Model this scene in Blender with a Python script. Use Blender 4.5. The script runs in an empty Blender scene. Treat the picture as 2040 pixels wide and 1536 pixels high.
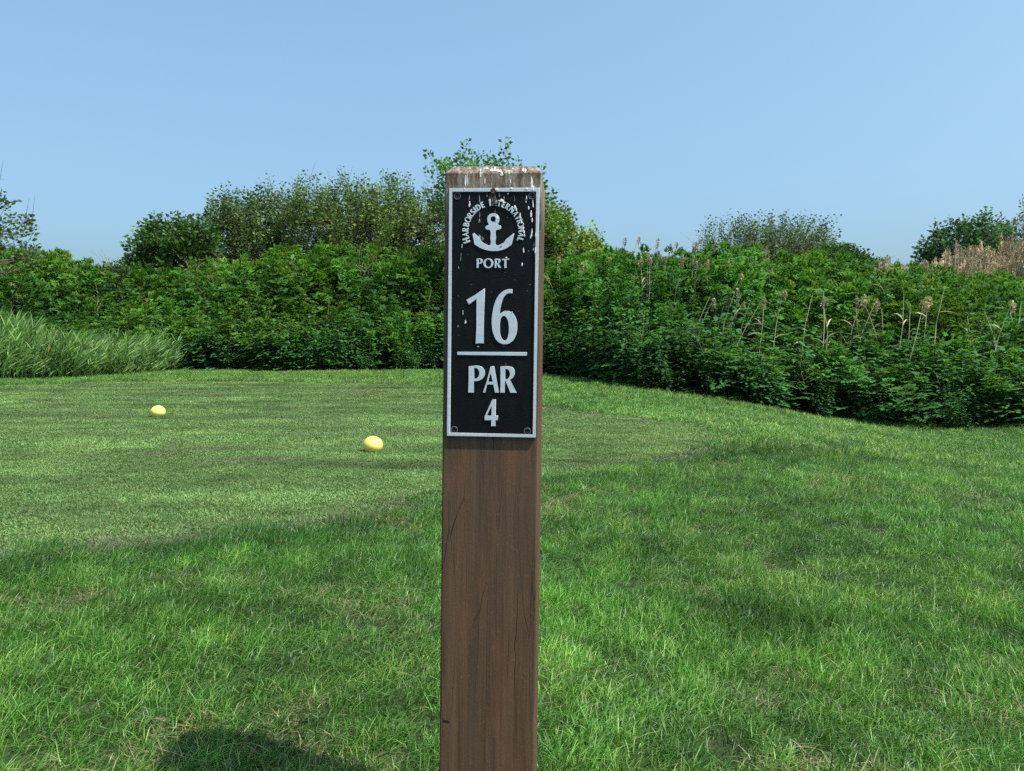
import bpy, math, random
import numpy as np
from mathutils import Vector, Matrix, noise as mnoise

random.seed(16); rng = np.random.default_rng(16)
SC = bpy.context.scene
COL = SC.collection
rad = math.radians

# ------------------------------------------------------------------ camera
IW, IH, F = 2040.0, 1536.0, 1541.0          # photograph size and focal length in its pixels
HOR = 668.0                                 # row of the horizon
CAM_H = 0.80
PITCH = math.atan((IH / 2 - HOR) / F)
cam_d = bpy.data.cameras.new('camera'); cam_d.sensor_width = 36.0; cam_d.lens = 36.0 * F / IW
cam_d.clip_start = 0.05; cam_d.clip_end = 3000
cam = bpy.data.objects.new('camera', cam_d); COL.objects.link(cam)
cam.location = (0, 0, CAM_H); cam.rotation_euler = (math.pi / 2 - PITCH, 0, 0)
SC.camera = cam

# ------------------------------------------------------------------ sky, sun, exposure
SUN_AZ, SUN_EL = 114.5, 58.5                # clockwise from +Y: behind the camera, to the right
world = bpy.data.worlds.new('World'); SC.world = world; world.use_nodes = True
wn = world.node_tree.nodes; wl = world.node_tree.links; wn.clear()
sky = wn.new('ShaderNodeTexSky'); sky.sky_type = 'NISHITA'; sky.sun_disc = False
sky.sun_elevation = rad(SUN_EL); sky.sun_rotation = rad(SUN_AZ)
sky.altitude = 0; sky.air_density = 0.8; sky.dust_density = 5.0; sky.ozone_density = 6.0
bg = wn.new('ShaderNodeBackground'); bg.inputs['Strength'].default_value = 0.14
wo = wn.new('ShaderNodeOutputWorld')
wb = wn.new('ShaderNodeMix'); wb.data_type = 'RGBA'; wb.blend_type = 'MULTIPLY'; wb.inputs[0].default_value = 1.0
wb.inputs[7].default_value = (1.02, 1.345, 1.43, 1)                    # white balance of the whole sky
gm = wn.new('ShaderNodeGamma'); gm.inputs[1].default_value = 0.6      # the photograph's soft tone curve
wl.new(sky.outputs[0], gm.inputs[0]); wl.new(gm.outputs[0], wb.inputs[6])
wb.clamp_result = False; wl.new(wb.outputs[2], bg.inputs[0]); wl.new(bg.outputs[0], wo.inputs[0])
sd = bpy.data.lights.new('sun', 'SUN'); sd.energy = 3.4; sd.angle = rad(0.53); sd.color = (1.0, 0.955, 0.88)
sun = bpy.data.objects.new('sun', sd); COL.objects.link(sun); sun.location = (6, -8, 12)
s_dir = Vector((math.sin(rad(SUN_AZ)) * math.cos(rad(SUN_EL)), math.cos(rad(SUN_AZ)) * math.cos(rad(SUN_EL)), math.sin(rad(SUN_EL))))
sun.rotation_euler = s_dir.to_track_quat('Z', 'Y').to_euler()
vs = SC.view_settings; vs.view_transform = 'Standard'; vs.look = 'None'; vs.gamma = 1.0; vs.exposure = 1.1
vs.use_curve_mapping = False
SC.cycles.max_bounces = 4; SC.cycles.use_adaptive_sampling = True; SC.cycles.adaptive_threshold = 0.02; SC.cycles.diffuse_bounces = 2; SC.cycles.transmission_bounces = 2
SC.cycles.glossy_bounces = 2; SC.cycles.use_denoising = False
SC.cycles.sample_clamp_indirect = 6.0

# ------------------------------------------------------------------ helpers
CF = Vector((0, math.cos(PITCH), -math.sin(PITCH))); CU = Vector((0, math.sin(PITCH), math.cos(PITCH)))
def W(px, py, d):
    return Vector((0, 0, CAM_H)) + d * (CF + (px - IW / 2) / F * Vector((1, 0, 0)) + (IH / 2 - py) / F * CU)
def sstep(a, b, x):
    t = np.clip((np.asarray(x, float) - a) / (b - a), 0, 1); return t * t * (3 - 2 * t)
def base_z(X, Y):                            # lawn: level tee, falling away to the right
    X = np.asarray(X, float); Y = np.asarray(Y, float)
    z = -0.42 * sstep(1.7, 5.2, X) * sstep(2.0, 6.5, Y)
    out = sstep(1.9, 3.2, X) + sstep(-1.2, -2.6, Y - 4.3)
    z = z + 0.018 * np.clip(out, 0, 1) * (np.sin(X * 2.1 + Y * 1.3) + np.sin(X * 0.9 - Y * 1.9 + 1.0))
    return z
def ground_hit(px, py):                      # where the lawn shows at a row and column of the photograph
    o = W(px, py, 0); dr = W(px, py, 1) - o
    s = 0.5
    for _ in range(6000):
        p = o + dr * s
        if p.z <= float(base_z(p.x, p.y)): break
        s += 0.01
    return p
def obj(name, me, mat=None, parent=None, smooth=False):
    o = bpy.data.objects.new(name, me); COL.objects.link(o)
    if mat is not None and not me.materials: me.materials.append(mat)
    if parent is not None: o.parent = parent
    if smooth: me.polygons.foreach_set('use_smooth', [True] * len(me.polygons))
    return o
def tag(o, label, cat, group=None, kind=None):
    if label: o['label'] = label
    if cat: o['category'] = cat
    if group: o['group'] = group
    if kind: o['kind'] = kind
    return o
def empty(name, loc=(0, 0, 0)):
    o = bpy.data.objects.new(name, None); COL.objects.link(o); o.location = loc; o.empty_display_size = 0.1; return o
def mesh_np(name, V, faces_list, col=None):
    """V (n,3); faces_list = list of int arrays (m,k); col (n,3)"""
    me = bpy.data.meshes.new(name)
    V = np.asarray(V, np.float32); me.vertices.add(len(V)); me.vertices.foreach_set('co', V.ravel())
    loops = np.concatenate([f.ravel() for f in faces_list]).astype(np.int32)
    sizes = np.concatenate([np.full(len(f), f.shape[1]) for f in faces_list]).astype(np.int32)
    starts = np.concatenate([[0], np.cumsum(sizes)[:-1]]).astype(np.int32)
    me.loops.add(len(loops)); me.loops.foreach_set('vertex_index', loops)
    me.polygons.add(len(sizes)); me.polygons.foreach_set('loop_start', starts); me.polygons.foreach_set('loop_total', sizes)
    if col is not None:
        a = me.attributes.new('col', 'FLOAT_COLOR', 'POINT')
        c = np.ones((len(V), 4), np.float32); c[:, :3] = col; a.data.foreach_set('color', c.ravel())
    me.update(calc_edges=True); me.validate()
    return me
class MB:
    """collects points and faces of one mesh"""
    def __init__(s): s.v = []; s.f3 = []; s.f4 = []; s.c = []
    def add(s, pts, tris=(), quads=(), col=(1, 1, 1)):
        b = len(s.v); s.v.extend(pts); s.c.extend([col] * len(pts) if not isinstance(col, list) else col)
        s.f3.extend([(a + b, c + b, d + b) for a, c, d in tris]); s.f4.extend([tuple(i + b for i in q) for q in quads])
    def tube(s, pts, radii, n=4, col=(1, 1, 1)):
        P = [Vector(p) for p in pts]; rings = []
        for i, p in enumerate(P):
            t = (P[min(i + 1, len(P) - 1)] - P[max(i - 1, 0)])
            if t.length < 1e-9: t = Vector((0, 0, 1))
            t.normalize(); a = t.cross(Vector((0, 1, 0.13))); a.normalize(); b = t.cross(a)
            rings.append([p + radii[i] * (math.cos(k * 2 * math.pi / n) * a + math.sin(k * 2 * math.pi / n) * b) for k in range(n)])
        pts2 = [q for r in rings for q in r]; qs = []
        for i in range(len(P) - 1):
            for k in range(n):
                k2 = (k + 1) % n; qs.append((i * n + k, i * n + k2, (i + 1) * n + k2, (i + 1) * n + k))
        s.add([tuple(q) for q in pts2], (), qs, col)
    def mesh(s, name):
        fl = []
        if s.f3: fl.append(np.array(s.f3))
        if s.f4: fl.append(np.array(s.f4))
        return mesh_np(name, np.array(s.v), fl, np.array(s.c))
def nz(x, y, z=0.0): return mnoise.noise(Vector((x, y, z)))
def fbm(X, Y, s, seed=0.0, o=3):
    return np.array([mnoise.fractal(Vector((x * s + seed, y * s - seed, seed * 1.7)), 1.0, 2.0, o) for x, y in zip(X, Y)])

# ------------------------------------------------------------------ materials
class NT:
    def __init__(s, name):
        s.m = bpy.data.materials.new(name); s.m.use_nodes = True; s.t = s.m.node_tree; s.t.nodes.clear()
        s.out = s.n('ShaderNodeOutputMaterial')
    def n(s, typ, **kw):
        nd = s.t.nodes.new(typ)
        for k, v in kw.items(): setattr(nd, k, v)
        return nd
    def l(s, a, b): s.t.links.new(a, b)
    def noise(s, vec, scale, detail=3, rough=0.55):
        nd = s.n('ShaderNodeTexNoise'); nd.inputs['Scale'].default_value = scale; nd.inputs['Detail'].default_value = detail
        nd.inputs['Roughness'].default_value = rough
        if vec is not None: s.l(vec, nd.inputs['Vector'])
        return nd.outputs['Fac']
    def ramp(s, fac, stops):
        nd = s.n('ShaderNodeValToRGB'); e = nd.color_ramp.elements
        while len(e) < len(stops): e.new(0.5)
        for i, (p, c) in enumerate(stops):
            e[i].position = p; e[i].color = (*c, 1) if len(c) == 3 else c
        s.l(fac, nd.inputs[0]); return nd.outputs[0]
    def mix(s, fac, a, b, mode='MIX'):
        nd = s.n('ShaderNodeMix', data_type='RGBA', blend_type=mode)
        for idx, v in ((0, fac), (6, a), (7, b)):
            if hasattr(v, 'type') and not isinstance(v, (tuple, float, int)): s.l(v, nd.inputs[idx])
            else: nd.inputs[idx].default_value = (*v, 1) if isinstance(v, tuple) else v
        return nd.outputs[2]
    def math(s, op, a, b=0.0):
        nd = s.n('ShaderNodeMath', operation=op)
        for i, v in enumerate((a, b)):
            if isinstance(v, (int, float)): nd.inputs[i].default_value = v
            else: s.l(v, nd.inputs[i])
        return nd.outputs[0]
    def mapping(s, vec, scale=(1, 1, 1), loc=(0, 0, 0)):
        nd = s.n('ShaderNodeMapping'); nd.inputs['Scale'].default_value = scale; nd.inputs['Location'].default_value = loc
        s.l(vec, nd.inputs['Vector']); return nd.outputs[0]
    def bump(s, h, strength, dist):
        nd = s.n('ShaderNodeBump'); nd.inputs['Strength'].default_value = strength; nd.inputs['Distance'].default_value = dist
        s.l(h, nd.inputs['Height']); return nd.outputs[0]
    def bsdf(s, color, rough=0.6, metal=0.0, spec=0.5, normal=None):
        b = s.n('ShaderNodeBsdfPrincipled')
        for k, v in (('Base Color', color), ('Roughness', rough), ('Metallic', metal), ('Specular IOR Level', spec)):
            if isinstance(v, tuple): b.inputs[k].default_value = (*v, 1)
            elif isinstance(v, (int, float)): b.inputs[k].default_value = v
            else: s.l(v, b.inputs[k])
        if normal is not None: s.l(normal, b.inputs['Normal'])
        return b.outputs[0]
    def surf(s, sh): s.l(sh, s.out.inputs['Surface']); return s.m
def foliage_mat(name, color, trans=0.35, rough=0.5, spec=0.35, tint=True, noise_scale=0.7, var=0.25, trans_col=(1.25, 1.35, 0.55)):
    """leaf: own colour (col), plant colour (tint), translucent"""
    t = NT(name)
    a = t.n('ShaderNodeAttribute', attribute_name='col')
    c = t.mix(1.0, a.outputs['Color'], color, 'MULTIPLY')
    if tint:
        ti = t.n('ShaderNodeAttribute', attribute_name='tint', attribute_type='INSTANCER')
        c = t.mix(1.0, c, ti.outputs['Color'], 'MULTIPLY')
    g = t.n('ShaderNodeNewGeometry')
    nf = t.noise(g.outputs['Position'], noise_scale, 3)
    v = t.ramp(nf, [(0.3, (1 - var,) * 3), (0.7, (1 + var,) * 3)])
    c = t.mix(1.0, c, v, 'MULTIPLY')
    p = t.bsdf(c, rough, 0, spec)
    tr = t.n('ShaderNodeBsdfTranslucent'); t.l(t.mix(1.0, c, trans_col, 'MULTIPLY'), tr.inputs[0])
    mx = t.n('ShaderNodeMixShader'); mx.inputs[0].default_value = trans
    t.l(p, mx.inputs[1]); t.l(tr.outputs[0], mx.inputs[2])
    return t.surf(mx.outputs[0])

M = {}
M['rough'] = foliage_mat('rough_grass', (1, 1, 1), 0.28, 0.40, 0.30, var=0.12)
M['mown'] = foliage_mat('mown_turf', (1, 1, 1), 0.25, 0.6, 0.2, noise_scale=3.0, var=0.15)
M['thicket'] = foliage_mat('thicket_leaf', (1, 1, 1), 0.38, 0.65, 0.12)
M['reed'] = foliage_mat('reed_leaf', (1, 1, 1), 0.30, 0.5, 0.25)
M['dry'] = foliage_mat('dry_reed', (1, 1, 1), 0.2, 0.7, 0.2, trans_col=(1, 0.9, 0.7))
M['dry_one'] = foliage_mat('dry_reed_single', (1, 1, 1), 0.2, 0.7, 0.2, tint=False, trans_col=(1, 0.9, 0.7))
M['leaf'] = foliage_mat('tree_leaf', (1, 1, 1), 0.30, 0.55, 0.2, tint=False)
t = NT('bark'); tc = t.n('ShaderNodeTexCoord').outputs['Object']
f = t.noise(t.mapping(tc, (8, 8, 1.5)), 3, 4)
M['bark'] = t.surf(t.bsdf(t.ramp(f, [(0.3, (0.055, 0.042, 0.034)), (0.7, (0.17, 0.13, 0.10))]), 0.85, 0, 0.2, t.bump(f, 0.6, 0.02)))

t = NT('soil_and_sward'); g = t.n('ShaderNodeNewGeometry').outputs['Position']
f1 = t.noise(g, 1.2, 5); f2 = t.noise(g, 60, 4, 0.7)
c = t.mix(t.ramp(f1, [(0.35, (0, 0, 0)), (0.65, (1, 1, 1))]), (0.030, 0.060, 0.016), (0.045, 0.078, 0.022))
c = t.mix(f2, c, (0.05, 0.06, 0.025))
M['ground'] = t.surf(t.bsdf(c, 0.95, 0, 0.1, t.bump(f2, 0.8, 0.02)))
t = NT('tee_sward'); g = t.n('ShaderNodeNewGeometry').outputs['Position']
f1 = t.noise(t.mapping(g, (0.5, 3.0, 1)), 1.6, 4); f2 = t.noise(g, 130, 3, 0.7)
c = t.ramp(f1, [(0.3, (0.060, 0.115, 0.026)), (0.7, (0.100, 0.155, 0.042))])
c = t.mix(t.ramp(f2, [(0.3, (0, 0, 0)), (0.7, (1, 1, 1))]), t.mix(1.0, c, (0.5, 0.5, 0.5), 'MULTIPLY'), c)
M['tee'] = t.surf(t.bsdf(c, 0.9, 0, 0.15, t.bump(f2, 0.7, 0.008)))

# timber
t = NT('weathered_timber'); tc = t.n('ShaderNodeTexCoord').outputs['Object']
gr = t.noise(t.mapping(tc, (150, 150, 5)), 1.0, 6, 0.65)
gr2 = t.noise(t.mapping(tc, (38, 38, 2.2), (3, 1, 2)), 1.0, 4, 0.6)
speck = t.noise(t.mapping(tc, (520, 520, 240)), 1.0, 3, 0.6)
blot = t.noise(t.mapping(tc, (26, 26, 9), (9, 4, 1)), 1.0, 4, 0.6)
c = t.ramp(gr, [(0.28, (0.050, 0.027, 0.015)), (0.50, (0.096, 0.052, 0.029)), (0.74, (0.136, 0.076, 0.045))])
c = t.mix(t.ramp(gr2, [(0.42, (0, 0, 0)), (0.68, (0.7, 0.7, 0.7))]), c, (0.064, 0.038, 0.026))
c = t.mix(t.ramp(blot, [(0.52, (0, 0, 0)), (0.72, (0.55, 0.55, 0.55))]), c, (0.160, 0.068, 0.034))
c = t.mix(t.ramp(speck, [(0.64, (0, 0, 0)), (0.76, (0.55, 0.55, 0.55))]), c, (0.24, 0.18, 0.13))
crk = t.n('ShaderNodeTexVoronoi', feature='DISTANCE_TO_EDGE'); crk.inputs['Scale'].default_value = 1.0
wob = t.noise(t.mapping(tc, (20, 20, 6)), 1.0, 3)
vm = t.n('ShaderNodeVectorMath', operation='ADD'); t.l(t.mapping(tc, (46, 46, 4.0)), vm.inputs[0])
cmb = t.n('ShaderNodeCombineXYZ'); t.l(wob, cmb.inputs[0]); t.l(cmb.outputs[0], vm.inputs[1]); t.l(vm.outputs[0], crk.inputs['Vector'])
crm = t.ramp(crk.outputs['Distance'], [(0.0, (1, 1, 1)), (0.013, (0, 0, 0))])
crk_on = t.ramp(t.noise(t.mapping(tc, (22, 22, 7), (5, 5, 5)), 1.0, 2), [(0.47, (0, 0, 0)), (0.58, (1, 1, 1))])
crm = t.math('MULTIPLY', crm, crk_on)
c = t.mix(crm, c, (0.016, 0.011, 0.009))
# grey weathering and algae towards the cut top, where rain sits
sx = t.n('ShaderNodeSeparateXYZ'); t.l(tc, sx.inputs[0])
zz = t.math('ADD', sx.outputs['Z'], t.math('MULTIPLY', t.noise(t.mapping(tc, (60, 60, 14)), 1.0, 3), 0.03))
TOPZ_NODE = t.n('ShaderNodeMapRange'); t.l(zz, TOPZ_NODE.inputs['Value'])
wea = t.math('MULTIPLY', TOPZ_NODE.outputs[0], t.ramp(t.noise(t.mapping(tc, (170, 170, 45), (2, 7, 3)), 1.0, 4, 0.7), [(0.40, (0.0,) * 3), (0.58, (1,) * 3)]))
c = t.mix(wea, c, t.ramp(gr, [(0.3, (0.12, 0.095, 0.072)), (0.65, (0.36, 0.32, 0.26))]))
hh = t.math('SUBTRACT', t.math('ADD', t.math('MULTIPLY', gr, 0.6), t.math('MULTIPLY', speck, 0.3)), crm)
M['timber'] = t.surf(t.bsdf(c, t.ramp(gr2, [(0.3, (0.55,) * 3), (0.7, (0.75,) * 3)]), 0, 0.3, t.bump(hh, 0.55, 0.0016)))

t = NT('black_cast_panel'); tc = t.n('ShaderNodeTexCoord').outputs['Object']
f = t.noise(t.mapping(tc, (1, 1, 1)), 330, 3, 0.6); s2 = t.noise(tc, 900, 2, 0.5); d2 = t.noise(t.mapping(tc, (90, 90, 30)), 1, 4)
c = t.mix(t.ramp(s2, [(0.70, (0, 0, 0)), (0.80, (0.4,) * 3)]), t.ramp(d2, [(0.3, (0.0022, 0.0025, 0.0034)), (0.75, (0.0055, 0.006, 0.007))]), (0.03, 0.03, 0.032))
M['black'] = t.surf(t.bsdf(c, 0.45, 0, 0.16, t.bump(f, 0.5, 0.0010)))
t = NT('brushed_aluminium'); tc = t.n('ShaderNodeTexCoord').outputs['Object']
f = t.noise(t.mapping(tc, (25, 25, 260)), 1, 2, 0.5); d2 = t.noise(tc, 60, 4)
c = t.ramp(f, [(0.3, (0.46, 0.515, 0.56)), (0.7, (0.53, 0.585, 0.63))])
c = t.mix(t.ramp(d2, [(0.55, (0, 0, 0)), (0.75, (0.3,) * 3)]), c, (0.42, 0.44, 0.46))
M['alu'] = t.surf(t.bsdf(c, 0.5, 0.2, 0.35, t.bump(f, 0.05, 0.0003)))
t = NT('dark_screw'); M['screw'] = t.surf(t.bsdf((0.02, 0.02, 0.022), 0.45, 0.6, 0.5))
t = NT('worn_rim'); M['rim'] = t.surf(t.bsdf((0.22, 0.23, 0.24), 0.5, 0.4, 0.4))
t = NT('bird_lime'); tc = t.n('ShaderNodeTexCoord').outputs['Object']
f = t.noise(tc, 420, 3)
M['lime'] = t.surf(t.bsdf(t.ramp(f, [(0.3, (0.55, 0.53, 0.50)), (0.6, (0.80, 0.79, 0.78))]), 0.8, 0, 0.2, t.bump(f, 0.5, 0.0006)))
t = NT('thin_lime'); tc = t.n('ShaderNodeTexCoord').outputs['Object']
f = t.noise(tc, 500, 3, 0.7)
M['lime_thin'] = t.surf(t.bsdf(t.ramp(f, [(0.38, (0.035, 0.036, 0.036)), (0.62, (0.36, 0.37, 0.36))]), 0.8, 0, 0.2))
t = NT('brown_dropping'); tc = t.n('ShaderNodeTexCoord').outputs['Object']
f = t.noise(tc, 520, 4, 0.7)
M['dropping'] = t.surf(t.bsdf(t.ramp(f, [(0.4, (0.022, 0.018, 0.015)), (0.58, (0.07, 0.055, 0.045)), (0.72, (0.36, 0.33, 0.29))]), 0.8, 0, 0.2, t.bump(f, 0.5, 0.0008)))
t = NT('yellow_marker'); tc = t.n('ShaderNodeTexCoord').outputs['Object']
f = t.noise(tc, 75, 3, 0.6); f2 = t.noise(tc, 14, 3)
c = t.ramp(f2, [(0.3, (0.79, 0.60, 0.115)), (0.7, (0.82, 0.66, 0.17))])
c = t.mix(t.ramp(f, [(0.70, (0, 0, 0)), (0.76, (0.8,) * 3)]), c, (0.12, 0.09, 0.04))
M['yellow'] = t.surf(t.bsdf(c, 0.38, 0, 0.5))

# ------------------------------------------------------------------ ground plan
# edge of the mown tee, read from the photograph on the level lawn
tee_px = [(-900, 1190), (-300, 1150), (0, 1113), (250, 1090), (500, 1058), (700, 1032), (880, 993), (1075, 958), (1250, 930), (1350, 913), (1415, 893),
          (1435, 872), (1405, 852), (1330, 838), (1240, 829), (1155, 821), (1085, 811), (1010, 796), (930, 778), (860, 769), (700, 763), (500, 760), (200, 762), (0, 769), (-500, 776), (-1500, 782)]
TEE = []
for x, y in tee_px:
    d = CAM_H * F / (y - HOR) ; TEE.append(((x - IW / 2) / F * d, d))
TEE = np.array(TEE)
def in_poly(X, Y, P):
    r = np.zeros(len(X), bool); j = len(P) - 1
    for i in range(len(P)):
        xi, yi = P[i]; xj, yj = P[j]
        cnd = ((yi > Y) != (yj > Y)) & (X < (xj - xi) * (Y - yi) / (yj - yi + 1e-12) + xi)
        r ^= cnd; j = i
    return r
def edge_dist(X, Y, P):
    d = np.full(len(X), 1e9)
    for i in range(len(P) - 1):
        a = P[i]; b = P[i + 1]; ab = b - a
        tt = np.clip(((X - a[0]) * ab[0] + (Y - a[1]) * ab[1]) / (ab @ ab), 0, 1)
        d = np.minimum(d, np.hypot(X - a[0] - tt * ab[0], Y - a[1] - tt * ab[1]))
    return d
# foot of the thicket
front_px = [(-900, 738), (0, 738), (370, 738), (560, 742), (880, 737), (1085, 747), (1280, 778), (1500, 808), (1700, 838), (1850, 852), (2040, 854), (2500, 856)]
FR = [(p.x / p.y, p.y) for p in (ground_hit(x, y) for x, y in front_px)]
FRr = np.array([a for a, b in FR]); FRy = np.array([b for a, b in FR])
def behind(X, Y):                            # metres behind the foot of the thicket
    X = np.asarray(X, float); Y = np.asarray(Y, float)
    r = np.where(Y > 1.0, X / np.maximum(Y, 1.0), 0)
    return np.where(Y > 1.0, Y - np.interp(r, FRr, FRy), -10.0)
def ground_z(X, Y):
    return base_z(X, Y) + 0.9 * sstep(0.2, 6.0, behind(X, Y))

# ground: one sheet to the horizon
xs = np.unique(np.concatenate([-np.geomspace(14, 1500, 26), np.arange(-14, 14.01, 0.25), np.geomspace(14, 1500, 26)]))
ys = np.unique(np.concatenate([-np.geomspace(3, 900, 22), np.arange(-3, 34.01, 0.25), np.geomspace(34, 2400, 26)]))
GX, GY = np.meshgrid(xs, ys); GZ = ground_z(GX.ravel(), GY.ravel())
V = np.stack([GX.ravel(), GY.ravel(), GZ], 1)
nx, ny = len(xs), len(ys); ii, jj = np.meshgrid(np.arange(nx - 1), np.arange(ny - 1)); k = (jj * nx + ii).ravel()
g_o = obj('ground', mesh_np('ground', V, [np.stack([k, k + 1, k + nx + 1, k + nx], 1)]), M['ground'], smooth=True)
g_o['kind'] = 'structure'
# mown tee: a sheet just above the soil, trimmed to its edge
def fan_sheet(P, inset, dz, step=0.08):
    x0, y0 = P.min(0); x1, y1 = P.max(0); x0 = max(x0, -15)
    gx = np.arange(x0, x1, step); gy = np.arange(y0, y1, step); A, B = np.meshgrid(gx, gy)
    ok = in_poly(A.ravel(), B.ravel(), P) & (edge_dist(A.ravel(), B.ravel(), P) > inset)
    idx = -np.ones(A.size, int); idx[ok] = np.arange(ok.sum())
    Vv = np.stack([A.ravel()[ok], B.ravel()[ok], base_z(A.ravel()[ok], B.ravel()[ok]) + dz], 1)
    i2, j2 = np.meshgrid(np.arange(len(gx) - 1), np.arange(len(gy) - 1)); kk = (j2 * len(gx) + i2).ravel()
    q = np.stack([kk, kk + 1, kk + len(gx) + 1, kk + len(gx)], 1); q = idx[q]; q = q[(q >= 0).all(1)]
    return mesh_np('tee', Vv, [q])
tee_o = obj('tee_ground', fan_sheet(TEE, 0.03, 0.002), M['tee'], smooth=True); tee_o['kind'] = 'structure'

# ------------------------------------------------------------------ scattering (grass, ground cover: uncountable)
PROTO = {}
def scatter(name, P, rot, scl, idx, tint, protos, label, cat):
    """one 'stuff' object: points that carry prototype plants"""
    cl = bpy.data.collections.new('proto_' + name)
    for i, me in enumerate(protos):
        o = bpy.data.objects.new('%s_%02d' % (name, i), me); cl.objects.link(o)
    me = bpy.data.meshes.new(name); n = len(P)
    me.vertices.add(n); me.vertices.foreach_set('co', np.asarray(P, np.float32).ravel())
    for an, ty, dat, key in (('rot', 'FLOAT_VECTOR', rot, 'vector'), ('scl', 'FLOAT_VECTOR', scl, 'vector'), ('idx', 'INT', idx, 'value')):
        a = me.attributes.new(an, ty, 'POINT'); a.data.foreach_set(key, np.asarray(dat, np.int32 if ty == 'INT' else np.float32).ravel())
    a = me.attributes.new('tint', 'FLOAT_COLOR', 'POINT'); c4 = np.ones((n, 4), np.float32); c4[:, :3] = tint; a.data.foreach_set('color', c4.ravel())
    o = bpy.data.objects.new(name, me); COL.objects.link(o)
    ng = bpy.data.node_groups.new('scatter_' + name, 'GeometryNodeTree')
    ng.interface.new_socket('Geometry', in_out='INPUT', socket_type='NodeSocketGeometry')
    ng.interface.new_socket('Geometry', in_out='OUTPUT', socket_type='NodeSocketGeometry')
    N = ng.nodes; L = ng.links
    gi = N.new('NodeGroupInput'); go = N.new('NodeGroupOutput')
    mp = N.new('GeometryNodeMeshToPoints'); iop = N.new('GeometryNodeInstanceOnPoints')
    ci = N.new('GeometryNodeCollectionInfo'); ci.inputs['Collection'].default_value = cl
    ci.inputs['Separate Children'].default_value = True; ci.inputs['Reset Children'].default_value = True
    def attr(nm, ty):
        nd = N.new('GeometryNodeInputNamedAttribute'); nd.data_type = ty; nd.inputs['Name'].default_value = nm; return nd.outputs['Attribute']
    L.new(gi.outputs[0], mp.inputs[0]); L.new(mp.outputs[0], iop.inputs['Points']); L.new(ci.outputs[0], iop.inputs['Instance'])
    iop.inputs['Pick Instance'].default_value = True
    L.new(attr('idx', 'INT'), iop.inputs['Instance Index'])
    L.new(attr('rot', 'FLOAT_VECTOR'), iop.inputs['Rotation']); L.new(attr('scl', 'FLOAT_VECTOR'), iop.inputs['Scale'])
    L.new(iop.outputs[0], go.inputs[0])
    md = o.modifiers.new('scatter', 'NODES'); md.node_group = ng
    tag(o, label, cat, kind='stuff'); return o

def blade_tuft(n, radius, hmin, hmax, width, lean0, lean1, bias, colors, mat, name, straw=0.03, straw_col=(0.26, 0.27, 0.11)):
    mb = MB()
    for _ in range(n):
        r = radius * math.sqrt(random.random()); a = random.uniform(0, 2 * math.pi)
        b = Vector((r * math.cos(a), r * math.sin(a), -0.004))
        h = random.uniform(hmin, hmax)
        az = random.gauss(0.55, 0.6) if random.random() < bias else random.uniform(0, 2 * math.pi)
        ln = random.uniform(lean0, lean1)
        w = width * random.uniform(0.7, 1.3); fa = random.uniform(0, math.pi)
        sd_ = Vector((math.cos(fa), math.sin(fa), 0)) * w / 2; hd = Vector((math.cos(az), math.sin(az), 0))
        def pt(tt): return b + h * (tt * (1 - 0.35 * ln * tt) * Vector((0, 0, 1)) + ln * tt ** 1.7 * hd)
        c = random.choice(colors); k_ = random.uniform(0.75, 1.25)
        if random.random() < straw: c = straw_col; k_ = random.uniform(0.7, 1.2)
        c = tuple(q * k_ for q in c)
        p0, p1, p2, p3 = pt(0), pt(0.4), pt(0.75), pt(1.0)
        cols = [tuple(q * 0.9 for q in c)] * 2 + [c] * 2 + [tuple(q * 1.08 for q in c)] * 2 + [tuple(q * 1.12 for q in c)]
        mb.add([tuple(p0 - sd_), tuple(p0 + sd_), tuple(p1 - sd_ * 0.95), tuple(p1 + sd_ * 0.95), tuple(p2 - sd_ * 0.6), tuple(p2 + sd_ * 0.6), tuple(p3)],
               [(4, 5, 6)], [(0, 1, 3, 2), (2, 3, 5, 4)], cols)
    me = mb.mesh(name); me.materials.append(mat); return me

GREENS = [(0.047, 0.150, 0.017), (0.063, 0.184, 0.022), (0.030, 0.104, 0.012), (0.092, 0.228, 0.032), (0.090, 0.194, 0.038), (0.18, 0.29, 0.085)]
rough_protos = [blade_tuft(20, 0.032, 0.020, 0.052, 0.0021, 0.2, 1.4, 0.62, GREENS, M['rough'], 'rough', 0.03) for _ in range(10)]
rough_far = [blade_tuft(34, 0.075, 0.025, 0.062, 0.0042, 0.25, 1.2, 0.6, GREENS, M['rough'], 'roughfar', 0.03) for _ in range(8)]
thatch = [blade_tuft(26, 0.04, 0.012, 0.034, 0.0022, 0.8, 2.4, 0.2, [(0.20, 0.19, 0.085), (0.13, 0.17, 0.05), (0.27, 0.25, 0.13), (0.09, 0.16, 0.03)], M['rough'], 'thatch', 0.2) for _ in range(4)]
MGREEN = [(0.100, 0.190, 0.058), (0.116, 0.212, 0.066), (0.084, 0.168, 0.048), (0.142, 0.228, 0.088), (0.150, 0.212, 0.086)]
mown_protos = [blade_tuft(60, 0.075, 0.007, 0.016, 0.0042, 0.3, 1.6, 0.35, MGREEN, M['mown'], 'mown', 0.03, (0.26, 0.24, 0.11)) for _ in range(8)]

def cand(n, y0, y1, side=0.80, extra=0.9):
    """points over the wedge the camera (and one a step to the side) can see"""
    out = []
    tot = 0
    Y = np.sqrt(rng.uniform(y0 * y0, y1 * y1, n)); X = rng.uniform(-1, 1, n) * (side * Y + extra)
    return X, Y
def wedge_n(dens, y0, y1, side=0.80, extra=0.9): return int(dens * ((y1 * y1 - y0 * y0) * side + 2 * extra * (y1 - y0)))

POST_XY = (-0.028, 1.09)
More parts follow.
